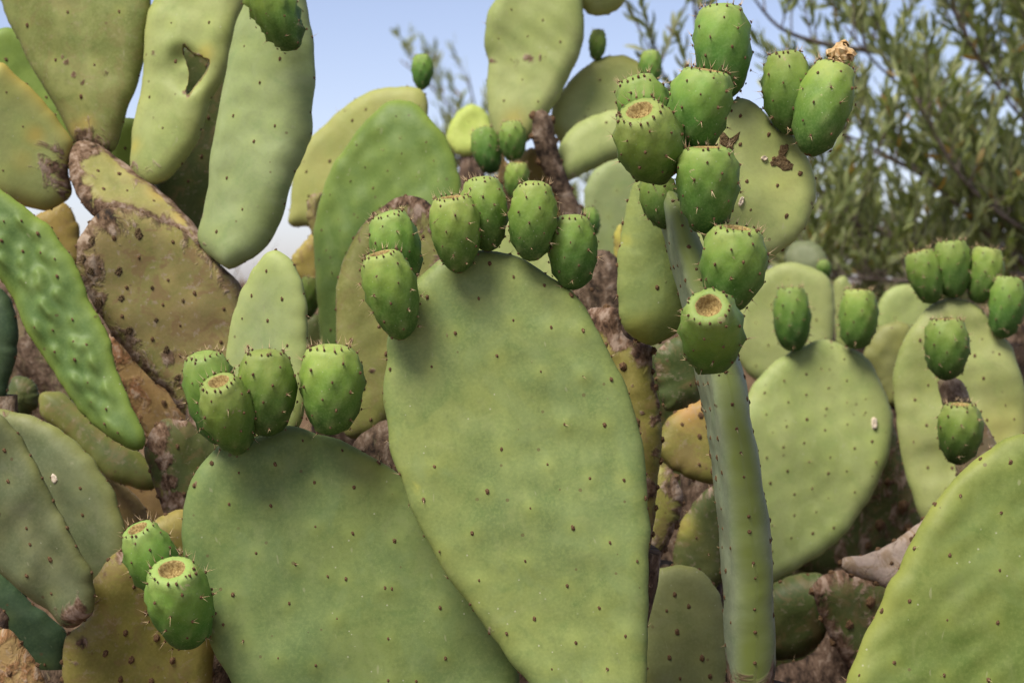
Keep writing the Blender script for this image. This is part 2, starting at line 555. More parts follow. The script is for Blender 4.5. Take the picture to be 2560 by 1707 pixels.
def pad_core(parent, O, U, V, NRM, poly, mat, T=0.011, rim=None, bulge=0.0, Tf=None, cu=0, cv=0, tw=0, wav=0.0022, lam=0.12,
             bumps=0.0, bsig=0.007, space=0.046, areoles=None, asize=0.0021, rim_ar=True, spines=0.25, rimcork=0.0, rimw=0.012, rimyel=0.0,
             yelw=0.014, basecork=0.0, basew=0.05, base=None, cork=0.0, yel=0.0, spots=(), N=110, K=24, name='pad', label=None, offs=None,
             w2=None, rough=0.0008, back=True, dents=(), bstretch=1.0, scallop=0.0009):
    SEED[0] += 1
    sd_ = SEED[0]
    P = smooth_closed(poly, N)
    area = 0.5 * np.sum(P[:, 0] * np.roll(P[:, 1], -1) - np.roll(P[:, 0], -1) * P[:, 1])
    if area < 0:
        P = P[::-1]
    r = np.random.default_rng(sd_)
    # slightly uneven rim
    tang = np.roll(P, -1, 0) - np.roll(P, 1, 0)
    tang /= np.linalg.norm(tang, axis=1)[:, None] + 1e-12
    outn = np.stack([tang[:, 1], -tang[:, 0]], 1)
    jit = r.normal(0, 1, N)
    jit = (jit + np.roll(jit, 1) + np.roll(jit, -1)) / 3
    arc = np.concatenate([[0], np.cumsum(np.linalg.norm(np.roll(P, -1, 0) - P, axis=1))[:-1]])
    per_ = np.linalg.norm(np.roll(P, -1, 0) - P, axis=1).sum()
    nsc = max(4, int(per_ / (space * 0.8)))
    wv_ = np.abs(np.sin(np.pi * arc / per_ * nsc + 0.8 * np.sin(arc * 31.0 + sd_)))
    P = P + outn * (jit * rough + scallop * (wv_ - 0.64) * (1 + 0.5 * np.sin(arc * 23.0 + sd_)))[:, None]
    if offs is None:
        offs = P.mean(0)
    cen = np.asarray(offs, float)
    Rm = np.sqrt(abs(area) / np.pi)
    rimd = rim if rim else T * 1.5
    wf = wave_field(7, lam, wav * 0.6, sd_)
    wf2 = wave_field(6, lam * 0.33, wav * 0.12, sd_ + 5000)

    def h_of(D, q):
        x = np.clip(D / rimd, 0, 1)
        h = np.sqrt(np.clip(1 - (1 - x) ** 2, 0, 1))
        if w2:
            y = np.clip(D / w2, 0, 1)
            h = 0.5 * h + 0.5 * np.sqrt(np.clip(1 - (1 - y) ** 2, 0, 1))
        t = T if Tf is None else Tf(q)
        hh = t * h
        if bulge:
            hh = hh + bulge * np.clip(D / Rm, 0, 1) ** 0.8
        return hh

    def off_of(q):
        u, v = q[:, 0] - cen[0], q[:, 1] - cen[1]
        return cu * u * u + cv * v * v + tw * u * v + wf(q[:, 0], q[:, 1]) + wf2(q[:, 0], q[:, 1])

    # ring scales: dense near the rim
    ths = np.linspace(0, np.pi / 2, 7)
    dl = rimd * (1 - np.cos(ths)) / Rm
    s_rim = 1 - dl
    s_in = np.linspace(s_rim[-1], 0, K + 1)[1:-1]
    S = np.concatenate([s_rim, s_in])
    rings = [cen + (P - cen) * s for s in S]
    q2 = np.vstack(rings + [cen[None]])
    D = seg_dist(q2, P)
    D[:N] = 0
    if base is None:
        base = P[np.argmin(P[:, 1])]
    base = np.asarray(base, float)
    # areole positions
    ax = cen - base
    ax = ax / (np.linalg.norm(ax) + 1e-9)
    bx = np.array([ax[1], -ax[0]])
    if areoles is None:
        L = []
        ext = 2.5 * Rm + 0.1
        row = 0
        v_ = -ext
        while v_ < ext:
            u_ = -ext + (space / 2 if row % 2 else 0)
            while u_ < ext:
                L.append(cen + bx * (u_ + r.normal(0, space * 0.10)) + ax * (v_ + r.normal(0, space * 0.10)))
                u_ += space
            v_ += space * 0.72
            row += 1
        L = np.array(L)
        L = L[inside(L, P)]
        A_f = L[seg_dist(L, P) > rimd * 0.75] if len(L) else L
    else:
        A_f = np.array(areoles, float).reshape(-1, 2)
        if len(A_f):
            A_f = A_f[inside(A_f, P)]
    bumpf = np.zeros(len(q2))
    halo = np.zeros(len(q2))
    if len(A_f):
        for a in A_f:
            dq = q2 - a
            d2 = (dq ** 2).sum(1)
            near = d2 < 0.004
            al, ac = dq[near] @ ax, dq[near] @ bx
            al = np.where(al > 0, al * .75, al / bstretch)
            bumpf[near] += r.uniform(.55, 1.3) * np.exp(-(al ** 2 + ac ** 2) / (2 * bsig ** 2))
            halo[near] = np.maximum(halo[near], np.exp(-d2[near] / (2 * 0.006 ** 2)))
    H = h_of(D, q2)
    for (du, dv, dr_, dk) in dents:
        H = H * (1 - dk * np.exp(-(((q2[:, 0] - du) ** 2 + (q2[:, 1] - dv) ** 2) / dr_ ** 2) ** 1.3))
    OFF = off_of(q2)
    base3 = O + q2[:, :1] * U + q2[:, 1:2] * V
    fr = base3 + (OFF + H + bumps * bumpf * np.clip(D / (rimd + 1e-9), 0, 1))[:, None] * NRM
    bk = base3 + (OFF - H)[:, None] * NRM
    nv = len(q2)
    verts = np.vstack([fr, bk[N:]])
    nr = len(S)
    faces = []
    ar = np.arange(N)
    nx = (ar + 1) % N
    for k in range(nr - 1):
        a, b = k * N, (k + 1) * N
        faces += np.stack([a + ar, a + nx, b + nx, b + ar], 1).tolist()
    c = nr * N
    a = (nr - 1) * N
    faces += [[a + i, a + j, c] for i, j in zip(ar.tolist(), nx.tolist())]
    bo = nv - N
    for k in range(nr - 1):
        a = (k * N) if k == 0 else (k * N + bo)
        b = (k + 1) * N + bo
        faces += np.stack([a + nx, a + ar, b + ar, b + nx], 1).tolist()
    a = (nr - 1) * N + bo
    faces += [[a + j, a + i, c + bo] for i, j in zip(ar.tolist(), nx.tolist())]
    # paint channels
    paint = np.zeros((nv, 4))
    paint[:, 3] = 1
    ck = np.full(nv, cork, float)
    if rimcork:
        ck = np.maximum(ck, rimcork * np.exp(-(D / rimw) ** 1.5))
    if basecork:
        db = np.linalg.norm(q2 - base, axis=1)
        ck = np.maximum(ck, basecork * np.exp(-(db / basew) ** 2))
    ye = np.full(nv, yel, float)
    if rimyel:
        ye = np.maximum(ye, rimyel * np.exp(-(D / yelw) ** 1.3))
    for (su, sv, sr, ch, st) in spots:
        ds = np.hypot(q2[:, 0] - su, q2[:, 1] - sv)
        g = st * np.exp(-(ds / sr) ** 2)
        if ch == 'c':
            ck = np.maximum(ck, g)
        else:
            ye = np.maximum(ye, g)
    paint[:, 0], paint[:, 1], paint[:, 2] = ck, ye, halo
    uv = (q2 - base) @ np.stack([bx, ax], 1)
    ob = make_obj(name, verts, faces, [mat], parent, None, True, np.vstack([uv, uv[N:] + 3.0]), np.vstack([paint, paint[N:]]))
    if label:
        ob['label'] = label
    # tufts

    def surf(q, side):
        Dq = seg_dist(q, P)
        return O + q[:, :1] * U + q[:, 1:2] * V + (off_of(q) + side * h_of(Dq, q))[:, None] * NRM

    bits = Bits()
    v3 = ax[0] * U + ax[1] * V
    if len(A_f):
        e = 0.002
        for side in ((1, -1) if back else (1,)):
            p0 = surf(A_f, side)
            p1 = surf(A_f + [e, 0], side)
            p2 = surf(A_f + [0, e], side)
            for a, b_, c_ in zip(p0, p1, p2):
                n = np.cross(b_ - a, c_ - a)
                n = n * (1 if np.dot(n, NRM) * side > 0 else -1)
                n /= np.linalg.norm(n) + 1e-12
                s = asize * random.uniform(0.65, 1.35)
                pp = a + n * (bumps * 0.9 if side > 0 else 0)
                bits.tuft(pp, n, s, s * 0.75, 6, 0, v3)
                if side > 0 and random.random() < spines:
                    for _ in range(random.choice((1, 1, 2))):
                        dr = n + np.array([random.gauss(0, .7) for _ in range(3)])
                        bits.spine(pp + n * s * 0.3, dr, random.uniform(0.004, 0.009), 0.00035)
    if rim_ar:
        per = np.linalg.norm(np.roll(P, -1, 0) - P, axis=1).sum()
        cnt = max(4, int(per / (space * 0.8)))
        idx = (np.linspace(0, N, cnt, endpoint=False) + r.uniform(-1, 1, cnt)).astype(int) % N
        for i in idx:
            p = fr[i]
            n = outn[i, 0] * U + outn[i, 1] * V
            s = asize * random.uniform(0.8, 1.3)
            bits.tuft(p, n, s, s * 0.8, 6, 0)
            if random.random() < spines + 0.15:
                bits.spine(p, n + np.array([random.gauss(0, .5) for _ in range(3)]), random.uniform(0.004, 0.010), 0.00035)
    bits.build('areoles', ob, [M['tuft'], M['spine']])
    pd = Pad()
    pd.ob, pd.P, pd.surf, pd.O, pd.U, pd.V, pd.N = ob, P, surf, O, U, V, NRM
    pd.h_of, pd.off_of = h_of, off_of
    return pd


def pad(parent, outline, d, mat, yaw=0.0, tilt=0.0, basepx=None, arpx=None, spots=(), **kw):
    """a flat stem joint whose rim follows the outline seen in the picture, on its own tilted plane at distance d"""
    o = pts(outline) if isinstance(outline, str) else outline
    c = np.mean(np.array(o), axis=0)
    O = at(c[0], c[1], d)
    n = np.array([math.sin(R(yaw)) * math.cos(R(tilt)), -math.cos(R(yaw)) * math.cos(R(tilt)), math.sin(R(tilt))])
    U = np.cross(np.array([0, 0, 1.0]), -n)
    U = -U / np.linalg.norm(U)
    if U[0] < 0:
        U = -U
    V = np.cross(n, U)
    if V[2] < 0:
        V = -V

    def loc(px, py):
        rd = ray(px, py)
        t = np.dot(O - CAM, n) / np.dot(rd, n)
        p = CAM + rd * t - O
        return np.array([np.dot(p, U), np.dot(p, V)])
    poly = np.array([loc(*q) for q in o])
    sp = []
    for (sx, sy, sr, ch, st) in spots:
        a = loc(sx, sy)
        sp.append((a[0], a[1], sr * mpp(d), ch, st))
    if 'dents' in kw:
        kw['dents'] = [(*loc(a, b), c_ * mpp(d), k_) for (a, b, c_, k_) in kw['dents']]
    if arpx is not None:
        kw['areoles'] = [loc(*q) for q in (pts(arpx) if isinstance(arpx, str) else arpx)]
    base = loc(*basepx) if basepx is not None else None
    p = pad_core(parent, O, U, V, n, poly, M[mat], base=base, spots=sp, **kw)
    p.loc = loc
    return p


PROFILE = np.array([(0.0, 0.0), (0.004, .16), (0.025, .32), (0.07, .47), (0.15, .65), (0.26, .81), (0.38, .92), (0.5, .985), (0.6, 1.0), (0.7, .985), (0.79, .93),
                    (0.87, .84), (0.93, .73), (0.97, .62), (0.992, .54)])
CRATER = np.array([(1.003, .42), (0.985, .37), (0.945, .32), (0.905, .2), (0.895, 0.0)])
DOME = np.array([(1.01, .46), (1.022, .39), (1.028, .30), (1.02, .16), (1.012, 0.0)])


def fruit(parent, top, bot, width, d, face=10, crater=True, mat='fruit', spiny=1.0, remnant=False, label=None, dark=0, slim=0.0, top_w=1.0, lump=1.0,
          nseg=36, aspect=None):
    """barrel shaped fruit; top and bot are the ends seen in the picture, face = how far its crown leans to the viewer"""
    SEED[0] += 1
    r = np.random.default_rng(SEED[0])
    w = width * mpp(d)
    t3, b3 = at(top[0], top[1], d), at(bot[0], bot[1], d)
    vis = np.linalg.norm(t3 - b3)
    a = R(face)
    L = math.sqrt(max((vis / 2) ** 2 - (w / 2 * 0.9 * math.sin(a)) ** 2, (0.5 * w) ** 2)) * 2 / max(0.35, math.cos(a))
    L = min(max(L, 1.18 * w), 2.0 * w)
    ax = (t3 - b3) / vis
    view = (CAM - (t3 + b3) / 2)
    view = view - ax * np.dot(view, ax)
    view /= np.linalg.norm(view)
    Z = ax * math.cos(a) + view * math.sin(a)
    X = np.cross(Z, view)
    X /= np.linalg.norm(X)
    Yv = np.cross(Z, X)
    O = (t3 + b3) / 2 - Z * L / 2
    prof = PROFILE.copy()
    sl = slim + r.uniform(-0.08, 0.10)
    top_w = top_w * r.uniform(0.9, 1.06)
    prof[:, 1] *= 1 + (top_w - 1) * np.clip((prof[:, 0] - 0.55) / 0.45, 0, 1)
    prof[:, 0] = prof[:, 0] ** (1 + sl)
    cr = (CRATER if crater else DOME).copy()
    cr[:, 1] *= top_w
    full = np.vstack([prof, cr])
    m = nseg
    th = np.linspace(0, 2 * np.pi, m, endpoint=False)
    rib = r.integers(6, 9)
    wob = 1 + 0.012 * np.sin(rib * th + r.uniform(0, 6)) + 0.02 * np.sin(2 * th + r.uniform(0, 6)) + 0.014 * np.sin(3 * th + r.uniform(0, 6))
    bendx, bendy = r.uniform(-.04, .04, 2)
    # areoles on a spiral lattice
    npts = 37
    ga = 2.399963
    AR = []
    ph = r.uniform(0, 6)
    for i in range(npts):
        z = 0.05 + 0.90 * ((i + 0.5) / npts) ** 0.95
        AR.append((z, ph + i * ga + r.normal(0, .07)))
    for i in range(15):
        AR.append((0.978 + r.uniform(-.02, .014), ph + i * 2 * math.pi / 15 + r.normal(0, .08)))

    def rad(z):
        return np.interp(z, prof[:, 0], prof[:, 1]) * w / 2

    def point(z, t, rr):
        k = 1 + 0.02 * np.sin(2 * t + 1)
        return O + Z * (z * L) + X * (rr * math.cos(t) + bendx * w * math.sin(math.pi * min(1, z))) + Yv * (rr * math.sin(t) + bendy * w * math.sin(math.pi * min(1, z)))

    arp = []
    for (z, t) in AR:
        rr = rad(z)
        dz = 0.02
        dr_ = (rad(min(.99, z + dz)) - rad(max(0, z - dz))) / (2 * dz * L)
        nn = (X * math.cos(t) + Yv * math.sin(t)) - Z * dr_
        arp.append((point(z, t, rr), nn / np.linalg.norm(nn), z))
    AP = np.array([q[0] for q in arp])
    verts, uvs = [], []
    for (z, rr) in full:
        for t, wb in zip(th, wob):
            verts.append(point(z, t, rr * w / 2 * wb))
            uvs.append((t / 6.2832, min(1, z)))
    verts = np.array(verts)
    nprof = len(prof)
    # raised tubercles
    cen_line = O + np.outer((verts - O) @ Z, Z)
    rn = verts - cen_line
    rn /= np.linalg.norm(rn, axis=1)[:, None] + 1e-9
    d2 = ((verts[:, None, :] - AP[None]) ** 2).sum(2)
    sg = 0.076 * w
    bump = np.exp(-d2 / (2 * sg ** 2)).max(1)
    bump[nprof * m:] *= 0.3
    verts = verts + rn * (bump * 0.072 * w * lump)[:, None]
    halo = np.exp(-d2 / (2 * (0.05 * w) ** 2)).max(1)
    paint = np.zeros((len(verts), 4))
    paint[:, 2] = halo
    paint[:, 3] = 1
    faces, mi = [], []
    rows = len(full)
    for k in range(rows - 1):
        for i in range(m):
            j = (i + 1) % m
            faces.append((k * m + i, k * m + j, (k + 1) * m + j, (k + 1) * m + i))
            mi.append(1 if (crater and k >= nprof) else 0)
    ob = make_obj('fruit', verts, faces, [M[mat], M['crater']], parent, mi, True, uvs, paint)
    if label:
        ob['label'] = label
    bits = Bits()
    s0 = w * 0.0215
    for (p, n, z), (zz, t) in zip(arp, AR):
        p = p + n * 0.062 * w * lump
        s = s0 * random.uniform(0.75, 1.25)
        bits.tuft(p, n, s, s * random.uniform(0.8, 1.3), 6, 0, Z)
        up = 1.2 if z > 0.9 else 0.15
        ns = 0
        if random.random() < (0.5 if z < 0.9 else 0.9) * spiny:
            ns = random.choice((1, 2, 2, 3, 4))
        for _ in range(ns):
            dr = n + Z * up * random.uniform(0.2, 1.2) + np.array([random.gauss(0, .5) for _ in range(3)])
            bits.spine(p + n * s * .2, dr, w * random.uniform(0.07, 0.22), w * 0.0058)
    bits.tuft(O + Z * w * .03, -Z, w * .12, w * .045, 12, 0)
    if crater:
        for _ in range(90):
            t, q = random.uniform(0, 6.2832), math.sqrt(random.random())
            z = np.interp(q * .46, [0, .24, .37, .42, .46], [.897, .907, .947, .987, 1.0])
            p = point(z, t, q * .46 * top_w * w / 2)
            bits.spine(p, Z + np.array([random.gauss(0, .5) for _ in range(3)]), w * random.uniform(.02, .05), w * .006, 2)
    bits.build('areoles', ob, [M['tuft'], M['spine'], M['crater']])
    if remnant:
        rb = Bits()
        for k in range(34):
            t = random.uniform(0, 6.28)
            q = random.uniform(0.0, .22) * w
            up = random.random() * .62 * w * (1 - q / w * 2.6)
            p = O + Z * (L * .95 + up) + X * (q * math.cos(t) + .04 * w) + Yv * q * math.sin(t)
            n = np.array([random.gauss(0, .6) for _ in range(3)]) + Z * .5
            rb.tuft(p, n, w * random.uniform(.07, .13), w * random.uniform(.06, .12), 6, 0)
        o2 = rb.build('flower_remnant', ob, [M['petal']])
        del o2['kind']
    fr_ = Pad()
    fr_.ob, fr_.O, fr_.Z, fr_.w, fr_.L = ob, O, Z, w, L
    return fr_


def tube(name, parent, path, radii, mat, k=10, flat=1.0, noise=0.0, cork=1.0, uvscale=1.0, sub=4):
    """tapered limb along a path"""
    SEED[0] += 1
    r = np.random.default_rng(SEED[0])
    path = np.array(path, float)
    n = len(path)
    q = np.linspace(0, n - 1, (n - 1) * sub + 1)
    pth = np.empty((len(q), 3))
    for i, t in enumerate(q):
        j = min(int(t), n - 2)
        f = t - j
        p0, p1, p2, p3 = path[max(0, j - 1)], path[j], path[j + 1], path[min(n - 1, j + 2)]
        pth[i] = 0.5 * ((2 * p1) + (-p0 + p2) * f + (2 * p0 - 5 * p1 + 4 * p2 - p3) * f * f + (-p0 + 3 * p1 - 3 * p2 + p3) * f ** 3)
    rr = np.interp(q, np.arange(n), radii)
    verts, uvs = [], []
    tan = np.gradient(pth, axis=0)
    up = np.array([0.0, -1.0, 0.13])
    acc = 0
    for i, (p, t) in enumerate(zip(pth, tan)):
        t = t / (np.linalg.norm(t) + 1e-9)
        u = np.cross(t, up)
        u /= np.linalg.norm(u) + 1e-9
        w = np.cross(u, t)
        acc += 0 if i == 0 else np.linalg.norm(p - pth[i - 1])
        for j in range(k):
            a = 2 * math.pi * j / k
            e = 1 + (r.normal(0, noise) if noise else 0)
            verts.append(p + u * rr[i] * e * math.cos(a) + w * rr[i] * flat * e * math.sin(a))
            uvs.append((j / k * 6.28 * rr[i] * uvscale, acc * uvscale))
    faces = []
    L = len(pth)
    for i in range(L - 1):
        for j in range(k):
            j2 = (j + 1) % k
            faces.append((i * k + j, i * k + j2, (i + 1) * k + j2, (i + 1) * k + j))
    faces.append(tuple(range(k))[::-1])
    faces.append(tuple((L - 1) * k + j for j in range(k)))
    paint = np.zeros((len(verts), 4))
    paint[:, 0] = cork
    paint[:, 3] = 1
    return make_obj(name, verts, faces, [M[mat]], parent, None, True, uvs, paint)


def stem(parent, frompx, d, r=0.035, lean=(0.0, 0.03), mat='bark', top_r=None):
    """old woody stem from a joint down to the ground"""
    p = at(frompx[0], frompx[1], d)
    gx, gy = p[0] + lean[0], p[1] + lean[1]
    g = np.array([gx, gy, ground_z(gx, gy) - 0.03])
    mid = (p + g) / 2 + np.array([random.uniform(-.02, .02), 0.01, 0])
    return tube('stem', parent, [p + np.array([0, 0, .01]), p * .75 + g * .25, mid, g], [top_r or r * .7, r * .9, r, r * 1.25], mat, 14, 0.75, 0.05, 0.75)


# ------------------------------------------------------------------ ground
def build_ground():
    xs = np.concatenate([np.linspace(-900, -8, 14), np.linspace(-7, 7, 113), np.linspace(8, 900, 14)])
    ys = np.concatenate([np.linspace(-60, -3, 8), np.linspace(-2, 12, 113), np.linspace(13, 40, 12), np.linspace(60, 1500, 12)])
    v, f = [], []
    for y in ys:
        for x in xs:
            z = ground_z(x, min(y, 14))
            if abs(x) < 8 and -3 < y < 13:
                z += random.gauss(0, 0.006)
            v.append((x, y, z))
    nx = len(xs)
    for j in range(len(ys) - 1):
        for i in range(nx - 1):
            a = j * nx + i
            f.append((a, a + 1, a + nx + 1, a + nx))
    o = make_obj('ground', v, f, [M['soil']])
    tag(o, 'bare brown soil bank under the cactus hedge', 'ground', kind='structure')


build_ground()


def build_bounce_ground():  # unseen pale sheet, added to bounce fill light onto the pads
    xs, ys = np.linspace(-9, 9, 61), np.linspace(-7, 1.45, 31)
    v = [(x, y + .06 * math.sin(x * 2.2), ground_z(x, y) + .03) for y in ys for x in xs]
    f = [(j * 61 + i, j * 61 + i + 1, (j + 1) * 61 + i + 1, (j + 1) * 61 + i) for j in range(30) for i in range(60)]
    tag(make_obj('path', v, f, [M['bounce_ground']]), 'unseen pale ground sheet added to bounce light onto the cactus hedge', 'path', kind='structure')


build_bounce_ground()

# ================================================================== foreground plants
# --- broad pad at the lower left with six fruits
A = plant('broad blue-green pad at lower left carrying fruits on its top and left edge', (980, 2000), 2.0)
pL = pad(A, '456,1280 463,1248 471,1217 482,1190 504,1160 529,1132 554,1110 595,1096 641,1091 675,1075 710,1064 743,1067 784,1080 825,1091 866,1108 907,1127 '
            '948,1152 995,1181 1050,1225 1120,1290 1190,1370 1245,1470 1285,1590 1300,1720 1270,1850 1190,1960 1060,2030 930,2020 800,1960 690,1860 620,1775 582,1707 '
            '546,1649 524,1607 500,1550 480,1495 464,1440 457,1385 454,1330',
         2.02, 'broad', yaw=4, tilt=8, T=0.0125, basepx=(990, 2030), wav=0.0035, lam=0.13, N=170, K=44, bumps=0.0012, bsig=.006, asize=0.0016, rough=0.0005,
         arpx='532,1160 600,1183 690,1162 758,1104 856,1128 946,1158 488,1215 575,1261 679,1265 787,1207 885,1219 980,1235 946,1159 980,1235 986,1352 979,1471 1099,1518 '
              '970,1594 1112,1643 970,1698 642,1382 789,1317 865,1447 584,1485 724,1507 843,1545 697,1643 882,1333 963,1469 610,1600 820,1440 740,1410 1040,1700 790,1660 560,1560 '
              '700,1780 860,1790 1010,1820 1160,1760',
         spots=[(930, 1150, 60, 'y', .35), (488, 1216, 9, 'c', .75), (1030, 1545, 6, 'c', .5), (640, 1300, 5, 'c', .5), (770, 1580, 6, 'c', .5), (560, 1390, 5, 'c', .5), (900, 1640, 5, 'c', .5)])
fruit(A, (508, 886), (548, 1110), 128, 2.0, 12, crater=False)
fruit(A, (545, 950), (606, 1132), 132, 1.975, 32, top_w=1.0)
fruit(A, (664, 880), (668, 1090), 138, 1.99, 8, crater=False)
fruit(A, (825, 868), (827, 1087), 149, 1.99, 8, crater=False)
fruit(A, (342, 1318), (428, 1492), 128, 2.0, 24)
fruit(A, (426, 1410), (482, 1625), 158, 1.965, 36)
stem(A, (985, 2020), 2.03, .06)

# --- tall central pad
Bp = plant('tall central green pad crowned by six green fruits along its top', (1490, 1850), 1.96)
C_AR = []
for zx, zy in pts('920,60 493,172 268,217 830,330 1215,158 1487,247 1707,258 422,385 1107,440 732,597 1380,563 1617,660 525,716 1072,777 1790,778 777,902 1342,936 1548,1079 '
                  '1130,1148 1718,1258 953,1240 1397,1302 1243,1470 1600,1472 1840,375 718,1055 1480,1600'):
    C_AR.append((900 + zx / 2.584, 1100 + zy / 2.584))
for zx, zy in pts('1447,720 1612,812 1822,872 1025,955 1375,962 1613,1112 1870,1160 2087,1183 1215,1197 1500,1353 1052,1425 1800,1460 2087,1492 765,1442 2005,937'):
    C_AR.append((700 + zx / 2.751, 400 + zy / 2.751))
for zx, zy in pts('160,907 160,1217 353,1240 36,1545 308,1550'):
    C_AR.append((1400 + zx / 2.751, 500 + zy / 2.751))
pC = pad(Bp, '1191,625 1245,629 1282,636 1336,662 1372,691 1409,709 1431,727 1469,780 1495,827 1513,864 1538,907 1560,951 1574,991 1585,1027 1596,1070 1608,1119 1614,1158 '
             '1620,1255 1626,1317 1622,1371 1620,1448 1622,1487 1619,1603 1618,1707 1612,1790 1575,1860 1500,1885 1430,1850 1380,1785 1322,1707 1268,1642 1210,1564 1171,1506 1117,1441 '
             '1086,1379 1039,1297 1016,1232 993,1177 974,1118 967,1042 958,1004 957,965 962,935 967,905 968,851 985,790 1005,745 1034,709 1064,680 1096,651 1140,633',
         1.96, 'fresh', yaw=-4, tilt=6, T=0.0125, basepx=(1495, 1885), spots=[(1180, 1510, 10, 'c', .5), (975, 930, 8, 'c', .7), (1225, 1580, 14, 'c', .38), (1435, 1645, 5, 'c', .6), (1045, 1220, 8, 'y', .8), (1330, 905, 5, 'c', .5), (1120, 840, 5, 'c', .5), (1520, 1000, 5, 'c', .5), (1270, 640, 8, 'c', .5), (1428, 728, 8, 'c', .55), (1605, 1110, 7, 'c', .55)], wav=0.0035, lam=0.14, N=180, K=44, arpx=C_AR, bumps=0.0012, bsig=.006, asize=0.0017, rough=0.0005)
fruit(Bp, (968, 536), (1022, 703), 118, 1.985, 10, crater=False)
fruit(Bp, (950, 634), (1008, 848), 132, 1.938, 14)
fruit(Bp, (1128, 494), (1148, 682), 119, 1.942, 12)
fruit(Bp, (1203, 447), (1222, 628), 115, 1.965, 6, crater=False)
fruit(Bp, (1338, 459), (1326, 652), 118, 1.945, 8, crater=False)
fruit(Bp, (1424, 543), (1436, 724), 120, 1.965, 8, crater=False)
stem(Bp, (1495, 1870), 1.97, .055)

# --- pad seen edge-on with the upper right fruit cluster
E = plant('upright pad seen edge-on at right, topped by a big cluster of fruits', (1870, 1740), 2.06)


def edge_pad(parent, b, t, d, width, half, mat, yaw=0, **kw):
    B3, T3 = at(b[0], b[1], d), at(t[0], t[1], d)
    V = T3 - B3
    ln = np.linalg.norm(V)
    V = V / ln
    view = CAM - (B3 + T3) / 2
    view = Matrix.Rotation(R(yaw), 3, 'Z') @ Vector(view)
    view = np.array(view)
    U = view - V * np.dot(view, V)
    U /= np.linalg.norm(U)
    NR = np.cross(U, V)
    prof = [(0, .25), (.04, .34), (.12, .47), (.25, .68), (.4, .88), (.55, 1), (.7, .98), (.82, .84), (.91, .6), (.97, .3), (1.0, .05)]
    right = [(width * w_, ln * y) for y, w_ in prof]
    left = [(-width * w_, ln * y) for y, w_ in prof[::-1]]
    ys = [q[0] for q in half]
    hs = [q[1] for q in half]
    return pad_core(parent, B3, U, V, NR, np.array(right + left), M[mat], Tf=lambda q: np.interp(q[:, 1] / ln, ys, hs) * (1 + .022 * np.sin(q[:, 1] * 41) + .016 * np.sin(q[:, 1] * 97 + q[:, 0] * 40)), base=(0, .02), **kw)


pE = edge_pad(E, (1942, 1745), (1710, 425), 2.06, 0.085, [(0, .027), (.1, .0285), (.3, .0255), (.5, .0215), (.7, .0185), (.85, .0168), (.95, .013), (1, .008)], 'blue', yaw=5, rim=0.010,
              w2=0.09, cv=0.37, wav=0.002, lam=0.10, basecork=0.8, basew=0.04, N=150, K=36, space=0.033, bumps=0.0008, asize=0.0018, rimyel=1.0, yelw=0.006)
pR = pad(E, '1854,244 1883,258 1909,280 1927,305 1953,327 1985,342 2002,364 2018,393 2033,415 2040,454 2036,509 2020,553 1989,598 1945,631 1905,653 1860,668 1815,662 1778,630 1748,575 '
            '1735,500 1745,415 1770,340 1805,275 1830,252', 2.10, 'sage', yaw=6, tilt=10, T=0.011, basepx=(1790, 650), space=0.036, wav=0.003, N=120, K=30, bumps=0.0006,
         spots=[(1960, 470, 60, 'y', .15)])
pR.ob['label'] = 'pale pad with two brown scabs, behind the fruit cluster'
fruit(E, (1801, 18), (1812, 247), 138, 2.09, 4, crater=False, top_w=1.05)
fruit(E, (1962, 134), (1982, 336), 128, 2.09, 6, crater=False)
fruit(E, (2090, 160), (2022, 390), 136, 2.06, -4, crater=True, remnant=True, spiny=1.3, label='fruit with a dried tan flower on its tip')
fruit(E, (1585, 196), (1640, 360), 132, 2.03, 10, crater=False)
fruit(E, (1598, 272), (1648, 452), 164, 1.96, 42)
fruit(E, (1768, 178), (1732, 380), 148, 1.98, 12, top_w=1.1)
fruit(E, (1690, 230), (1706, 360), 105, 2.06, 8, crater=False)
fruit(E, (1768, 370), (1765, 585), 148, 1.95, 10, top_w=1.05)
fruit(E, (1842, 570), (1812, 784), 156, 1.94, 14, top_w=1.05)
fruit(E, (1770, 748), (1782, 935), 152, 1.90, 58)
fruit(E, (1632, 436), (1668, 572), 98, 2.05, -10, crater=False)
stem(E, (1890, 1735), 2.06, .05)


def scab(parent_pad, outline, name='scab', lift=0.0015, mat='scab'):
    """ragged corky patch lying on the face of a pad"""
    P2 = np.array([parent_pad.loc(*q) for q in pts(outline)])
    P2 = smooth_closed(P2, 40)
    r = np.random.default_rng(len(outline))
    P2 = P2 + r.normal(0, 0.0007 if mat == 'scab' else 0.0002, P2.shape)
    c = P2.mean(0)
    rings = [P2, c + (P2 - c) * .85, c + (P2 - c) * .5, c[None]]
    v = []
    for k, (q, z) in enumerate(zip(rings, (-0.0006, 1, .75, .6))):
        s = parent_pad.surf(q, 1) + parent_pad.N * (lift * z if k else -0.0006)
        v.append(s + (r.normal(0, lift * (.22 if mat == 'scab' else .07), s.shape) if k else 0))
    v = np.vstack(v)
    f = []
    for k in range(2):
        for i in range(40):
            j = (i + 1) % 40
            f.append((k * 40 + i, k * 40 + j, (k + 1) * 40 + j, (k + 1) * 40 + i))
    f += [(80 + i, 80 + (i + 1) % 40, 120) for i in range(40)]
    return make_obj(name, v, f, [M[mat]], parent_pad.ob)


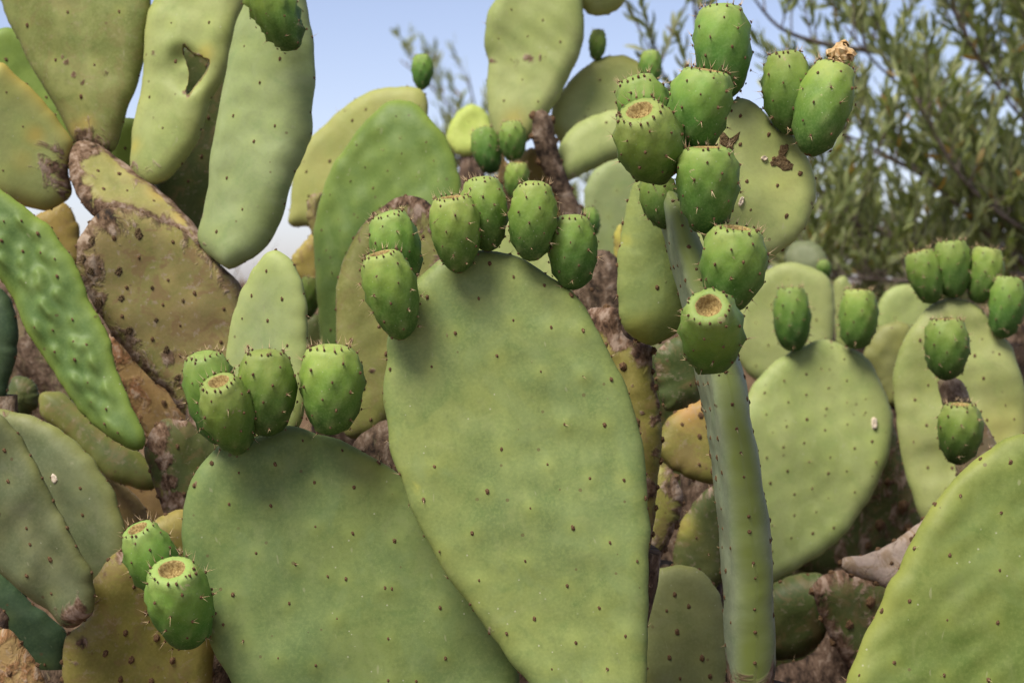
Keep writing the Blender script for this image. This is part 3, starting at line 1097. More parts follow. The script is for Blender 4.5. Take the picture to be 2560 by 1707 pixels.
scab(pR, '1950,365 1968,366 1962,380 1958,395 1968,405 1980,414 1976,428 1958,433 1940,424 1922,418 1916,411 1932,402 1940,385')
scab(pR, '1800,335 1815,352 1830,346 1847,338 1838,358 1828,372 1826,388 1805,380 1792,360')
scab(pR, '1898,398 1908,395 1914,402 1906,408 1899,405', 'pale_flake', 0.003, 'flake')
scab(pR, '1846,500 1852,500 1850,516 1841,524 1838,514', 'pale_flake', 0.003, 'flake')

# --- woody stem with a fat pad beside the edge-on one
Wd = plant('fat smooth pad growing from a corky, broken brown stem behind the central pad', (1600, 1360), 2.16)
pad(Wd, '1469,780 1484,769 1509,767 1542,771 1549,798 1560,836 1590,856 1633,868 1629,889 1633,936 1640,973 1650,1030 1655,1090 1645,1212 1633,1317 1625,1370 1600,1420 1560,1330 1535,1180 1515,1030 1498,910 1482,840',
    2.16, 'ochre', yaw=-12, T=0.02, rim=0.02, name='stem_pad', rimcork=0.5, rimw=0.006, wav=0.003, lam=0.06, space=0.03, asize=0.0042, spines=0,
    basepx=(1590, 1400), spots=[(1510, 780, 45, 'c', 1.4), (1560, 830, 45, 'c', 1.2), (1612, 880, 36, 'c', 1.0), (1640, 960, 22, 'c', .8), (1645, 1050, 20, 'c', .75), (1640, 1130, 20, 'c', .8), (1630, 1220, 26, 'c', .9), (1590, 960, 9, 'c', .6), (1612, 1030, 9, 'c', .6), (1622, 1110, 8, 'c', .6), (1580, 890, 9, 'c', .6)])
pP = pad(Wd, '1596,440 1578,476 1564,527 1551,600 1545,645 1542,704 1544,747 1553,809 1574,838 1604,857 1633,863 1662,850 1702,827 1730,790 1750,720 1745,640 1720,540 1690,470 1650,435 1620,428',
         2.13, 'fresh', yaw=10, T=0.02, rim=0.035, basepx=(1625, 862), space=0.032, wav=0.003, bulge=0.006, N=110, K=26, rimyel=0.1,
         spots=[(1580, 835, 45, 'y', .6), (1560, 600, 14, 'y', .6), (1650, 702, 12, 'c', .42), (1566, 722, 6, 'c', .5)])
pad(Wd, '1640,880 1700,838 1755,860 1770,940 1745,1000 1700,1022 1662,1025 1648,970', 2.3, 'dark', yaw=10, T=0.016, rimcork=.4, space=.035)
stem(Wd, (1590, 1390), 2.18, .04, (-.16, .2))

# --- right foreground pad
Fr = plant('large yellow-green pad cut off by the bottom right corner', (2450, 2040), 1.85)
F_AR = []
for zx, zy in pts('1935,47 1162,363 1472,428 1917,562 1113,835 872,922 1448,1003 1900,1027 978,1382 668,1495 1425,1495 1818,1535'):
    F_AR.append((1960 + zx / 3.588, 1270 + zy / 3.588))
for zx, zy in pts('2050,577 1785,540 1597,880 1375,953'):
    F_AR.append((1960 + zx / 3.647, 1000 + zy / 3.647))
F_AR += [(2640, 1200), (2660, 1400), (2600, 1330), (2650, 1600), (2580, 1480), (2300, 1800), (2450, 1820), (2200, 1780)]
pad(Fr, '2560,1082 2508,1099 2481,1118 2454,1137 2426,1159 2396,1184 2371,1211 2349,1241 2325,1271 2305,1304 2292,1326 2278,1354 2262,1384 2242,1426 2225,1450 2205,1501 2183,1543 '
        '2161,1590 2138,1641 2113,1707 2096,1800 2110,1900 2200,2000 2400,2050 2600,2000 2750,1850 2820,1650 2830,1400 2760,1200 2660,1105', 1.86, 'front', yaw=-6, tilt=10,
    T=0.013, basepx=(2420, 2050), wav=0.005, lam=0.11, N=170, K=44, arpx=F_AR, asize=0.0016, bumps=0.0004, rough=0.0005, rimyel=0.25)
stem(Fr, (2420, 2030), 1.87, .06)

# ================================================================== left side
UL = plant('tall old cactus at upper left, joints branching from a rusty brown pad', (500, 1000), 2.38)
p9 = pad(UL, '291,517 327,521 363,535 400,554 436,568 473,594 509,626 545,655 574,681 596,706 612,745 615,830 600,920 575,1000 545,1050 500,1060 455,1030 418,979 382,950 345,913 313,873 284,841 262,808 '
             '240,772 218,735 196,695 191,652 193,608 211,572 233,543 262,521', 2.36, 'old', yaw=14, T=0.016, rim=0.02, basepx=(530, 1050), rimcork=.62, rimw=.018, space=.045, asize=0.0022,
         spines=0, wav=.003, spots=[(262, 545, 40, 'c', 1.0), (215, 600, 32, 'c', 1.0), (290, 560, 50, 'c', .6), (230, 670, 40, 'c', .75), (330, 560, 40, 'c', .5), (250, 750, 40, 'c', .65), (330, 840, 40, 'c', .6),
                                    (420, 890, 30, 'c', .6), (440, 950, 35, 'c', .6), (560, 700, 50, 'c', .5)], label='rusty brown old pad pitted with dark scars')
for (x, y, rr) in ((345, 585, 17), (226, 680, 15), (295, 680, 13), (247, 755, 17), (302, 747, 11), (321, 824, 14), (413, 875, 13), (440, 942, 12), (228, 602, 12), (205, 648, 12), (388, 800, 7), (378, 720, 6), (455, 752, 6)):
    scab(p9, ' '.join('%d,%d' % (x + rr * .8 * random.uniform(.5, 1.1) * math.cos(a), y + rr * .8 * random.uniform(.6, 1.4) * math.sin(a)) for a in np.linspace(0, 6.28, 9)[:-1]), 'scar', 0.0006, 'scab')
stem(UL, (535, 1040), 2.37, .05)
pad(UL, '172,405 187,364 233,364 302,404 385,469 440,515 490,570 520,620 490,640 440,610 400,580 330,560 250,545 205,505 176,450', 2.43, 'olive', yaw=10, tilt=35, T=0.018, rim=.02,
    basepx=(500, 620), rimcork=.85, rimw=.02, rimyel=.5, yelw=.03, space=.035, asize=.0022, spines=0,
    spots=[(200, 400, 40, 'c', 1.1), (230, 390, 50, 'c', .8), (280, 400, 35, 'c', .75), (210, 470, 50, 'c', .52), (330, 450, 30, 'c', .6), (400, 500, 40, 'y', .8), (460, 560, 40, 'y', 1)])
pad(UL, '4,0 29,69 73,153 127,247 167,324 187,356 230,372 281,383 302,327 334,236 358,153 369,73 373,10 364,-60 345,-150 290,-230 180,-260 70,-215 5,-120 -8,-50', 2.48, 'olive', yaw=-14, T=0.015,
    basepx=(235, 375), basecork=.8, basew=.035, space=.06, asize=.0020, wav=.004, spines=0.05,
    spots=[(180, 160, 12, 'c', .75), (200, 190, 13, 'c', .75), (222, 210, 13, 'c', .8), (170, 145, 10, 'c', .7), (280, 185, 16, 'c', .6), (115, 120, 11, 'c', .7), (230, 310, 20, 'y', .7), (200, 330, 26, 'y', .7), (240, 225, 10, 'c', .6), (235, 300, 12, 'c', .5)])
p2 = pad(UL, '387,0 373,33 364,109 358,182 349,247 338,309 329,349 325,411 334,436 363,458 385,465 418,451 469,393 505,320 523,254 550,210 574,153 585,95 596,40 611,0 612,-80 560,-150 480,-170 420,-120 395,-50',
         2.44, 'sage', yaw=-16, tilt=6, T=0.016, rim=.022, basepx=(360, 460), basecork=.3, space=.058, asize=.0016, dents=[(478, 178, 46, .8), (486, 205, 26, .7), (470, 150, 25, .7)], wav=.004, spines=0, rimyel=.15,
         spots=[(340, 420, 25, 'c', .55), (400, 140, 10, 'c', .6), (522, 160, 9, 'c', .8), (514, 188, 8, 'c', .8), (496, 212, 9, 'c', .8), (475, 234, 7, 'c', .8), (508, 145, 7, 'c', .6), (350, 370, 20, 'y', .7), (530, 140, 25, 'y', .6)])
p3 = pad(UL, '614,0 596,40 582,95 567,182 553,254 542,320 531,385 523,451 509,516 495,570 489,596 509,630 545,654 582,673 625,654 665,610 691,561 712,506 728,454 767,353 778,254 782,189 774,109 767,36 763,-10 750,-80 700,-150 640,-110',
         2.34, 'pale', yaw=-24, T=0.018, rim=.026, basepx=(580, 672), space=.05, asize=.0017, wav=.004, lam=.1, cu=-0.5, spines=0.05,
         spots=[(505, 540, 14, 'c', .5), (600, 585, 7, 'c', .6), (625, 590, 7, 'c', .6), (520, 610, 8, 'c', .6), (535, 612, 8, 'c', .6)])
fruit(UL, (640, -60), (742, 122), 104, 2.25, 10, crater=False, lump=2.2, spiny=.2, label='dark green warty young fruit on the long pale pad')
pad(UL, '440,130 480,100 520,115 560,170 575,240 585,330 580,450 545,570 480,600 420,560 388,480 400,410 440,330 490,250', 2.62, 'dark', yaw=-8, basepx=(480, 600), space=.04, cork=.2)
pad(UL, '0,72 29,70 80,90 130,150 175,260 200,360 180,420 90,440 -40,380 -110,260 -100,130 -50,82', 2.7, 'bright', yaw=8, tilt=5, basepx=(180, 420), yel=.35)
pad(UL, '316,293 338,297 372,330 392,400 385,460 330,480 284,440 268,380 284,325', 2.6, 'bright', yaw=0, basepx=(330, 480), yel=.5)
pad(UL, '0,156 22,171 55,200 91,236 127,276 156,313 185,352 180,372 171,410 174,447 180,478 164,505 120,523 75,520 0,498 -80,430 -110,300 -60,185', 2.45, 'sage', yaw=10, tilt=-4, T=.014,
    basepx=(178, 430), rimyel=.9, yelw=.011, rimcork=.25, rimw=.005, basecork=.62, basew=.05, space=.055, asize=.0016, spines=0,
    spots=[(110, 380, 45, 'c', .5), (135, 410, 35, 'c', .7), (150, 445, 35, 'c', .6), (90, 340, 26, 'y', .9), (60, 400, 30, 'y', .4)])
pad(UL, '120,525 160,505 195,560 205,620 200,660 150,690 60,640 50,560', 2.62, 'ochre', yaw=0, yel=.35, rimyel=.5)
pad(UL, '275,835 330,890 420,970 480,1010 520,1080 500,1160 440,1180 390,1130 350,1060 318,1000 296,930 280,880', 2.5, 'rust', yaw=10, T=.014, cork=.35, rimcork=.6, rimw=.02, basepx=(480, 1170), spines=0, space=.04, asize=.003,
    spots=[(300, 890, 40, 'c', .8), (330, 950, 40, 'c', .6)])

# pad with a hole: cut through
def cut_hole(pd, hole):
    h = [tuple(q) for q in smooth_closed(pts(hole), 44)]
    v, f = [], []
    n = len(h)
    cx, cy = np.mean(np.array(h), axis=0)
    for dd, s in ((2.34, 1.5), (2.43, 1.05), (2.45, .92), (2.56, 1.1)):
        for (x, y) in h:
            v.append(at(cx + (x - cx) * s, cy + (y - cy) * s, dd))
    for k in range(3):
        for i in range(n):
            j = (i + 1) % n
            f.append((k * n + i, k * n + j, (k + 1) * n + j, (k + 1) * n + i))
    f.append(tuple(range(n))[::-1])
    f.append(tuple(3 * n + i for i in range(n)))
    c = make_obj('cutter', v, f, [M['old']])
    md = pd.ob.modifiers.new('hole', 'BOOLEAN')
    md.operation = 'DIFFERENCE'
    md.object = c
    md.solver = 'EXACT'
    dg = bpy.context.evaluated_depsgraph_get()
    dg.update()
    me = bpy.data.meshes.new_from_object(pd.ob.evaluated_get(dg))
    pd.ob.modifiers.clear()
    pd.ob.data = me
    bpy.data.objects.remove(c)


cut_hole(p2, '459,114 470,124 486,137 503,145 516,151 520,160 513,180 501,197 488,213 477,229 470,234 466,224 471,204 473,182 467,160 460,138')

p10p = plant('slim pale green pad with yellow rim standing behind the lower left fruits', (690, 1130), 2.17)
pad(p10p, '691,624 665,637 643,663 618,703 596,750 582,797 573,841 567,888 568,940 580,1000 610,1070 650,1120 690,1135 725,1115 748,1070 760,1020 767,960 769,900 768,841 767,797 763,754 756,717 745,684 731,655 712,634',
    2.18, 'pale', yaw=-26, T=0.011, rim=.02, basepx=(690, 1135), rimyel=.35, yelw=.02, space=.034, asize=.0016, wav=.002, spines=0.05)
stem(p10p, (690, 1120), 2.19, .045)

BM = plant('knobbly bright green young pad slanting at left, growing from a corky-edged pad', (450, 1300), 2.28)
pad(BM, '398,1055 425,1045 461,1050 488,1063 521,1088 556,1115 575,1200 560,1300 500,1345 445,1330 409,1285 398,1247 384,1206 370,1167 362,1129 365,1105 378,1077', 2.3, 'dark', yaw=22, T=.02, rim=.024,
    basepx=(490, 1340), rimcork=.55, rimw=.014, space=.035, asize=.003, spines=0,
    spots=[(395, 1070, 34, 'c', 1.0), (385, 1110, 26, 'c', 1.1), (400, 1150, 26, 'c', 1.0), (415, 1200, 26, 'c', 1.05), (430, 1240, 24, 'c', 1.0), (445, 1275, 28, 'c', .9), (395, 1230, 16, 'y', 1)])
pad(BM, '-50,475 0,473 40,500 84,535 127,568 156,612 182,644 204,688 225,754 254,804 276,848 287,906 309,961 334,1015 362,1078 367,1102 357,1122 337,1126 302,1110 247,1074 205,1033 174,993 149,953 124,917 91,863 55,804 29,743 0,695 -40,620 -70,540',
    2.27, 'bright', yaw=-8, tilt=8, T=.010, basepx=(365, 1110), bumps=.0052, bsig=.0042, bstretch=2.8, space=.024, asize=.0015, N=150, K=60, wav=.004, lam=.1, cu=.5, spines=.1, rimyel=.45, yelw=.008)
stem(BM, (495, 1330), 2.31, .045)

LE = plant('dark glossy green pad at the left border beside the knobbly pad', (-20, 1010), 2.32)
pad(LE, '0,720 22,746 36,779 44,819 40,881 25,943 12,990 -10,1020 -60,1000 -90,850 -60,740', 2.33, 'deep', yaw=-15, T=.014, basepx=(-20, 1020), space=.05)
stem(LE, (-22, 1010), 2.34, .04)

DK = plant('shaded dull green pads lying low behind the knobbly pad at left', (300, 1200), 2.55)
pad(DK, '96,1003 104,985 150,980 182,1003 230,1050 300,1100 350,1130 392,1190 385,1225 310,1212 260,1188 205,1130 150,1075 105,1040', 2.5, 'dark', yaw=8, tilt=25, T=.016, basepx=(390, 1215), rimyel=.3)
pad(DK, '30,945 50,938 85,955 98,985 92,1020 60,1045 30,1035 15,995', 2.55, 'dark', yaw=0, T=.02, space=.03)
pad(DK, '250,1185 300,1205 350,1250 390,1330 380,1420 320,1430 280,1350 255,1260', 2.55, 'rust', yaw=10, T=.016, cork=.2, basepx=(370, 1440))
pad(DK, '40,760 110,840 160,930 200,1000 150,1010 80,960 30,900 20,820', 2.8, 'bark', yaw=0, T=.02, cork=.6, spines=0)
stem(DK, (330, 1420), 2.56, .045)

G1 = plant('grey-green oval pad with light rim at left, one pink scar on its face', (200, 1440), 2.22)
p15 = pad(G1, '-40,1030 0,1022 27,1026 69,1037 115,1053 154,1075 186,1100 214,1125 236,1150 260,1188 280,1222 296,1261 307,1299 315,1332 320,1380 312,1430 285,1470 240,1465 190,1420 120,1330 40,1220 -40,1130', 2.22, 'grey', yaw=-10, tilt=5,
          T=.013, basepx=(290, 1470), rimyel=.3, yelw=.012, space=.042, asize=.0014, wav=.005, spots=[(25, 1030, 26, 'c', .45), (110, 1045, 16, 'c', .5)])
scab(p15, '146,1183 156,1188 160,1200 152,1208 143,1200', 'scar', .001, 'flake')
stem(G1, (285, 1460), 2.24, .045)

G2 = plant('dusky grey-green pad at the left border, brown at its foot', (200, 1550), 2.1)
pad(G2, '0,1036 25,1069 47,1096 63,1124 85,1159 107,1192 123,1228 137,1263 154,1290 175,1325 192,1362 212,1395 234,1437 230,1456 238,1478 236,1507 223,1543 178,1568 150,1557 125,1529 84,1505 50,1471 0,1429 -60,1380 -110,1250 -90,1100 -40,1030',
    2.1, 'grey', yaw=-12, tilt=-8, T=.013, basepx=(205, 1555), basecork=.75, basew=.03, space=.034, asize=.0021, wav=.005, lam=.1, spines=.05, rimyel=.2, yelw=.006, spots=[(215, 1510, 24, 'c', .8)])
pad(G2, '228,1460 245,1436 268,1398 300,1376 340,1345 385,1306 415,1284 451,1273 490,1290 525,1400 538,1520 534,1640 520,1760 450,1850 330,1880 220,1830 160,1730 158,1640 168,1585 200,1565 232,1520', 2.17, 'ochre', yaw=24, tilt=-6, T=.018, rim=.025,
    basepx=(330, 1880), rimcork=.35, rimw=.012, rimyel=.12, yelw=.02, space=.036, asize=.0032, spines=0, spots=[(195, 1595, 22, 'c', .8), (180, 1650, 14, 'c', .6), (188, 1690, 14, 'c', .6), (295, 1390, 22, 'c', .6), (255, 1432, 10, 'c', .6)])
stem(G2, (335, 1870), 2.19, .05)

G3 = plant('dark blue-green pad in shade at the lower left corner', (120, 1700), 2.22)
pad(G3, '-60,1420 0,1432 50,1475 84,1510 150,1560 178,1600 175,1660 158,1695 110,1690 60,1645 0,1570 -60,1490', 2.22, 'deep', yaw=6, tilt=-5, T=.012, basepx=(150, 1695), space=.045)
stem(G3, (140, 1690), 2.23, .04)
G4 = plant('pinkish brown corky pad in the bottom left corner', (30, 1820), 2.1)
pad(G4, '-60,1600 0,1572 28,1575 58,1612 88,1655 114,1710 118,1780 80,1830 0,1840 -70,1780', 2.1, 'rust', yaw=0, T=.016, cork=.5, basepx=(40, 1840), spines=0, space=.035, asize=.003)
pad(G4, '-60,1520 0,1515 22,1545 15,1585 -20,1610 -70,1600', 2.13, 'bark', T=.02, cork=.8, spines=0)
stem(G4, (35, 1825), 2.12, .04)

# ================================================================== middle distance, centre
Q = plant('pale yellow-green pad and knobbly green pad in the left centre, one lone fruit on top', (860, 900), 2.8)
pad(Q, '769,353 787,334 820,305 856,273 896,244 936,225 976,218 1020,218 1049,222 1064,240 1071,275 1062,380 1010,500 900,570 800,578 765,565 733,567 719,555 727,509 733,447 748,400', 2.95, 'sage', yaw=-10, tilt=8,
    T=.014, basepx=(800, 578), space=.042, asize=.002, yel=.25, spots=[(867, 280, 12, 'c', .75)])
fruit(Q, (1056, 138), (1054, 226), 52, 2.95, 0, crater=False)
pad(Q, '998,251 1027,254 1056,276 1082,305 1103,327 1118,349 1133,385 1143,422 1151,455 1152,520 1120,620 1060,720 990,800 930,870 880,910 840,915 808,890 799,800 795,727 787,654 784,570 795,516 805,484 813,458 827,429 845,400 871,364 896,327 918,302 947,273 969,256',
    2.7, 'bright', yaw=-14, tilt=10, T=.014, basepx=(845, 915), bumps=.0022, bsig=.008, bstretch=1.5, space=.034, asize=.0012, rimyel=.45, yelw=.012, yel=.14, wav=.005, N=120, K=34)
pad(Q, '770,500 785,485 805,483 806,560 800,600 780,585 768,540', 2.8, 'old', T=.012, cork=.4, basepx=(800, 600))
pad(Q, '727,648 745,622 765,600 790,580 812,620 815,700 780,720 742,700', 2.85, 'rust', T=.012, yel=.5, basepx=(800, 715))
pad(Q, '740,860 770,790 800,790 830,850 830,960 780,1000 745,950', 2.85, 'dark', T=.012, basepx=(800, 990))
fruit(Q, (778, 693), (760, 800), 58, 2.75, 5, crater=True)
stem(Q, (848, 905), 2.72, .045)

Q3p = plant('olive old pad with a charred grey-brown top edge behind the central fruits', (900, 1080), 2.36)
pad(Q3p, '1027,489 1056,498 1085,520 1112,560 1132,640 1122,760 1082,880 1022,980 962,1060 915,1095 875,1095 856,1075 849,1000 845,900 842,836 840,767 842,720 849,676 864,636 882,600 904,567 933,535 962,513 991,493', 2.36, 'olive', yaw=4, tilt=4,
    T=.013, basepx=(890, 1095), rimcork=.45, rimw=.006, space=.05, asize=.0022, spines=0, wav=.003, yel=.12,
    spots=[(1027, 494, 34, 'c', 1.1), (1060, 504, 34, 'c', 1.1), (990, 500, 30, 'c', 1.0), (960, 518, 24, 'c', .9), (1088, 528, 34, 'c', 1.0), (930, 544, 18, 'c', .7), (1040, 540, 45, 'c', .55), (1080, 580, 45, 'c', .55), (1095, 650, 40, 'c', .5), (990, 545, 25, 'c', .45), (925, 930, 14, 'c', .7), (900, 600, 14, 'c', .6), (955, 925, 8, 'c', .5)])
pad(Q3p, '878,1120 915,1078 970,1050 1012,1075 1050,1180 1000,1260 940,1250 895,1180', 2.3, 'bark', yaw=0, T=.018, cork=.7, spines=0, basepx=(960, 1260))
stem(Q3p, (965, 1245), 2.32, .05)

T1 = plant('tall waisted pad against the sky at top centre, with side pads and fruits', (1350, 640), 2.9)
pad(T1, '1255,-50 1238,0 1223,33 1214,73 1213,116 1219,152 1216,204 1220,254 1227,309 1243,350 1280,372 1330,345 1372,283 1402,233 1427,182 1449,134 1460,91 1460,33 1456,0 1440,-60 1380,-110 1300,-100', 2.9, 'sage', yaw=-10, tilt=5, T=.015, rim=.02,
    basepx=(1290, 372), space=.045, asize=.0014, wav=.005, spots=[(1240, 156, 14, 'c', .6), (1290, 158, 20, 'c', .6), (1325, 152, 20, 'c', .62), (1360, 148, 14, 'c', .6), (1230, 154, 8, 'c', .9), (1290, 310, 30, 'y', .7)])
pad(T1, '1460,22 1473,36 1505,41 1538,29 1556,11 1564,-10 1550,-50 1500,-70 1455,-40 1450,0', 2.92, 'sage', yaw=10, tilt=-20, T=.013, basepx=(1458, 10), rimyel=.2)
pad(T1, '1385,260 1415,214 1436,189 1465,167 1491,149 1524,141 1556,139 1585,148 1604,163 1624,200 1629,260 1604,320 1560,365 1500,388 1440,385 1400,355 1378,310', 2.95, 'sage', yaw=8, tilt=10, T=.014, basepx=(1390, 350), space=.045, asize=.0014, rimyel=.35, yelw=.02)
pad(T1, '1392,425 1400,360 1450,305 1540,275 1630,285 1662,320 1645,360 1600,380 1555,392 1527,401 1491,421 1454,437 1418,454 1402,445', 2.89, 'sage', yaw=0, tilt=14, T=.017, rim=.025, basepx=(1405, 445), space=.05, rimcork=.2)
pad(T1, '1335,282 1355,275 1375,290 1387,340 1402,400 1427,470 1462,545 1480,620 1450,640 1412,560 1385,480 1362,430 1343,390 1330,340', 2.86, 'bark', yaw=10, T=.018, rim=.018, cork=.85, name='stem_pad', spines=0, space=.04, asize=.006, basepx=(1460, 630))
pad(T1, '1275,430 1330,370 1370,420 1412,500 1420,600 1380,660 1330,640 1290,540', 2.95, 'ochre', T=.014, cork=.25, yel=.3, basepx=(1380, 655), spots=[(1345, 400, 14, 'y', 1)])
pad(T1, '1238,345 1252,342 1262,390 1285,440 1295,520 1270,560 1245,520 1246,440', 2.9, 'rust', T=.012, cork=.3, name='stem_pad', basepx=(1275, 560))
fruit(T1, (1496, 76), (1490, 152), 43, 2.95, 0, crater=False)
fruit(T1, (1628, 128), (1624, 218), 55, 2.95, 0, crater=False)
fruit(T1, (1206, 322), (1232, 434), 72, 2.85, -5, crater=False, mat='fruit')
fruit(T1, (1280, 305), (1284, 404), 66, 2.82, 5, crater=False)
fruit(T1, (1295, 407), (1290, 500), 58, 2.8, 10, crater=True)
fruit(T1, (1468, 520), (1485, 590), 50, 2.9, 0, crater=False)
stem(T1, (1420, 640), 2.9, .05)

LM = plant('small sunlit lime-green round pad behind the tall waisted pad', (1170, 400), 3.6)
pad(LM, '1116,347 1125,312 1145,280 1165,266 1182,262 1203,270 1222,291 1232,340 1215,380 1175,392 1140,384', 3.5, 'lime', yaw=0, tilt=15, T=.013, basepx=(1180, 392), space=.06, asize=.001)
stem(LM, (1180, 385), 3.5, .03)

BL = plant('blurred pale blue-green pad behind the fat pad at right centre', (1530, 740), 3.3)
pad(BL, '1462,470 1490,420 1540,395 1590,410 1612,470 1605,600 1580,700 1545,760 1505,740 1478,640 1462,560', 3.25, 'pale', yaw=0, T=.013, basepx=(1540, 760), space=.06, asize=.001)
pad(BL, '1535,590 1548,560 1562,580 1572,660 1562,720 1545,700 1536,650', 2.9, 'rust', T=.01, yel=.9, basepx=(1560, 720))
stem(BL, (1545, 750), 3.27, .04)
BK = plant('weathered grey-brown trunk pad between the central pad and the fat pad', (1500, 900), 2.6)
pad(BK, '1425,720 1455,645 1500,622 1545,650 1570,730 1575,850 1540,950 1480,930 1440,840', 2.6, 'bark', yaw=0, T=.022, cork=.75, spines=0, basepx=(1520, 950))
stem(BK, (1515, 940), 2.62, .05)

# ================================================================== right middle distance
R1 = plant('round pale pad at right bearing two fruits, behind the edge-on pad', (1800, 1480), 2.85)
p_r1 = pad(R1, '1873,983 1887,953 1913,926 1942,899 1978,880 2014,864 2045,851 2069,847 2096,858 2124,869 2153,884 2178,910 2196,943 2211,979 2225,1015 2231,1052 2228,1095 2218,1145 2199,1192 2177,1245 2149,1282 2125,1322 2092,1354 2056,1382 2015,1408 1987,1425 1937,1450 1880,1473 1820,1482 1785,1462 1769,1410 1771,1348 1780,1250 1800,1180 1830,1090 1850,1030',
             2.85, 'sage', yaw=8, tilt=10, T=.014, basepx=(1800, 1475), space=.036, asize=.0016, wav=.0035, lam=.16, N=130, K=34, bumps=.0008, spots=[(2072, 852, 16, 'c', .5), (2120, 872, 14, 'c', .45), (2180, 915, 10, 'c', .5), (1800, 1410, 35, 'y', .8)])
scab(p_r1, '2171,1048 2181,1047 2182,1074 2172,1075', 'pale_flake', .004, 'flake')
fruit(R1, (1976, 718), (1984, 878), 88, 2.85, 2, top_w=1.1, slim=.15)
fruit(R1, (2148, 724), (2138, 872), 92, 2.85, 4, top_w=1.1, slim=.15)
stem(R1, (1800, 1470), 2.87, .05)

R2 = plant('oval pad at the right border ringed by four fruits, two more below its middle', (2450, 1330), 2.75)
pad(R2, '2378,743 2342,754 2320,768 2298,790 2280,815 2265,841 2251,870 2240,903 2233,935 2236,986 2243,1070 2256,1154 2270,1206 2286,1260 2310,1310 2370,1350 2440,1350 2510,1300 2555,1200 2572,1080 2566,990 2556,950 2542,906 2529,866 2498,830 2476,801 2451,772 2418,752',
    2.8, 'sage', yaw=-6, tilt=6, T=.014, basepx=(2410, 1355), space=.04, asize=.0018, wav=.005, spots=[(2458, 783, 14, 'c', .85), (2342, 762, 12, 'c', .6), (2420, 758, 8, 'c', .5), (2500, 1080, 70, 'y', .35)])
fruit(R2, (2296, 628), (2335, 758), 84, 2.8, 2, slim=.1, top_w=1.1)
fruit(R2, (2378, 602), (2386, 745), 86, 2.8, 2, slim=.15, top_w=1.15)
fruit(R2, (2472, 620), (2446, 758), 86, 2.8, 2, slim=.1, top_w=1.1)
fruit(R2, (2522, 692), (2504, 845), 86, 2.78, 2, slim=.15, top_w=1.1)
fruit(R2, (2364, 798), (2366, 950), 104, 2.55, 4, slim=.05, top_w=1.05)
fruit(R2, (2400, 1010), (2395, 1162), 108, 2.5, 10, slim=.0)
pad(R2, '2346,950 2372,943 2402,948 2428,1000 2460,1052 2492,1110 2495,1180 2440,1230 2395,1200 2388,1150 2370,1060 2352,1000', 2.6, 'bark', yaw=-15, T=.014, rim=.02, cork=.3, spots=[(2375, 975, 40, 'c', .8)], basepx=(2440, 1230), spines=0)
stem(R2, (2420, 1340), 2.82, .05)

R4 = plant('hazy olive pads half hidden behind the two-fruited round pad', (1960, 950), 3.3)
pad(R4, '1845,900 1838,800 1868,720 1910,680 1970,655 2030,668 2076,700 2087,760 2084,840 2056,905 1985,950 1900,955', 3.3, 'sage', yaw=-10, tilt=4, T=.014, basepx=(1960, 955), space=.05, asize=.0014)
pad(R4, '2085,705 2112,690 2138,735 2142,810 2120,880 2095,870 2086,790', 3.5, 'sage', T=.012, basepx=(2110, 880), space=.05)
pad(R4, '1962,640 1985,608 2030,605 2058,625 2068,665 2045,690 2005,692 1972,675', 3.6, 'grey', yaw=-20, tilt=20, T=.015, basepx=(2010, 692), space=.05)
fruit(R4, (2058, 652), (2062, 696), 36, 3.5, 20, crater=False)
stem(R4, (1965, 945), 3.32, .05)
R5 = plant('small knobbly green pad between the round pad and the oval pad at right', (2215, 1000), 3.1)
pad(R5, '2160,890 2178,842 2208,813 2240,804 2276,814 2284,860 2270,950 2250,1010 2218,1010 2190,950', 3.05, 'grey', T=.013, bumps=.002, bsig=.009, space=.03, basepx=(2230, 1015), yel=.3, asize=.001)
stem(R5, (2232, 1005), 3.07, .04)

# ================================================================== lower right thicket
K1 = plant('yellow-orange old pad seen between the corky stem and the edge-on pad', (1730, 1210), 2.45)
pad(K1, '1640,1125 1665,1052 1710,1016 1760,995 1805,1000 1830,1060 1825,1150 1792,1206 1735,1200 1682,1172', 2.45, 'ochre', yaw=0, tilt=8, T=.014, basepx=(1800, 1206), space=.034, asize=.0028, spines=0, spots=[(1720, 1020, 45, 'y', .9), (1760, 1010, 40, 'y', .9), (1670, 1060, 20, 'c', .5)], rimcork=.25)
pad(K1, '1650,1155 1690,1190 1708,1250 1684,1330 1650,1395 1612,1430 1590,1330 1605,1220', 2.4, 'ochre', yaw=-10, T=.02, rimcork=.7, rimw=.02, space=.035, asize=.005, spines=0, basepx=(1620, 1430), spots=[(1685, 1220, 30, 'c', .8), (1690, 1290, 20, 'c', .7)])
stem(K1, (1622, 1425), 2.42, .04)
K2 = plant('shaded olive pad low down, left of the edge-on pad base', (1740, 1440), 2.55)
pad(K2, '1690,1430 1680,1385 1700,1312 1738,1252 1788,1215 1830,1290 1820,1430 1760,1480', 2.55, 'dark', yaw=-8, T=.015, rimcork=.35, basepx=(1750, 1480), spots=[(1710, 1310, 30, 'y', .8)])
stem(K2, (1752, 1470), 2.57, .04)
K3 = plant('dull green rounded pad at bottom between the central and edge-on pads', (1720, 1840), 2.28)
pad(K3, '1605,1500 1622,1443 1652,1420 1705,1411 1756,1428 1798,1485 1815,1600 1805,1750 1730,1850 1640,1810 1604,1680', 2.28, 'grey', yaw=0, tilt=6, T=.013, basepx=(1720, 1850), space=.034, asize=.0026, spines=0, yel=.16, rimyel=.3)
stem(K3, (1722, 1835), 2.3, .05)
K4 = plant('pinkish grey corky pad rim with dark spots left of the corner pad', (2200, 1430), 2.4)
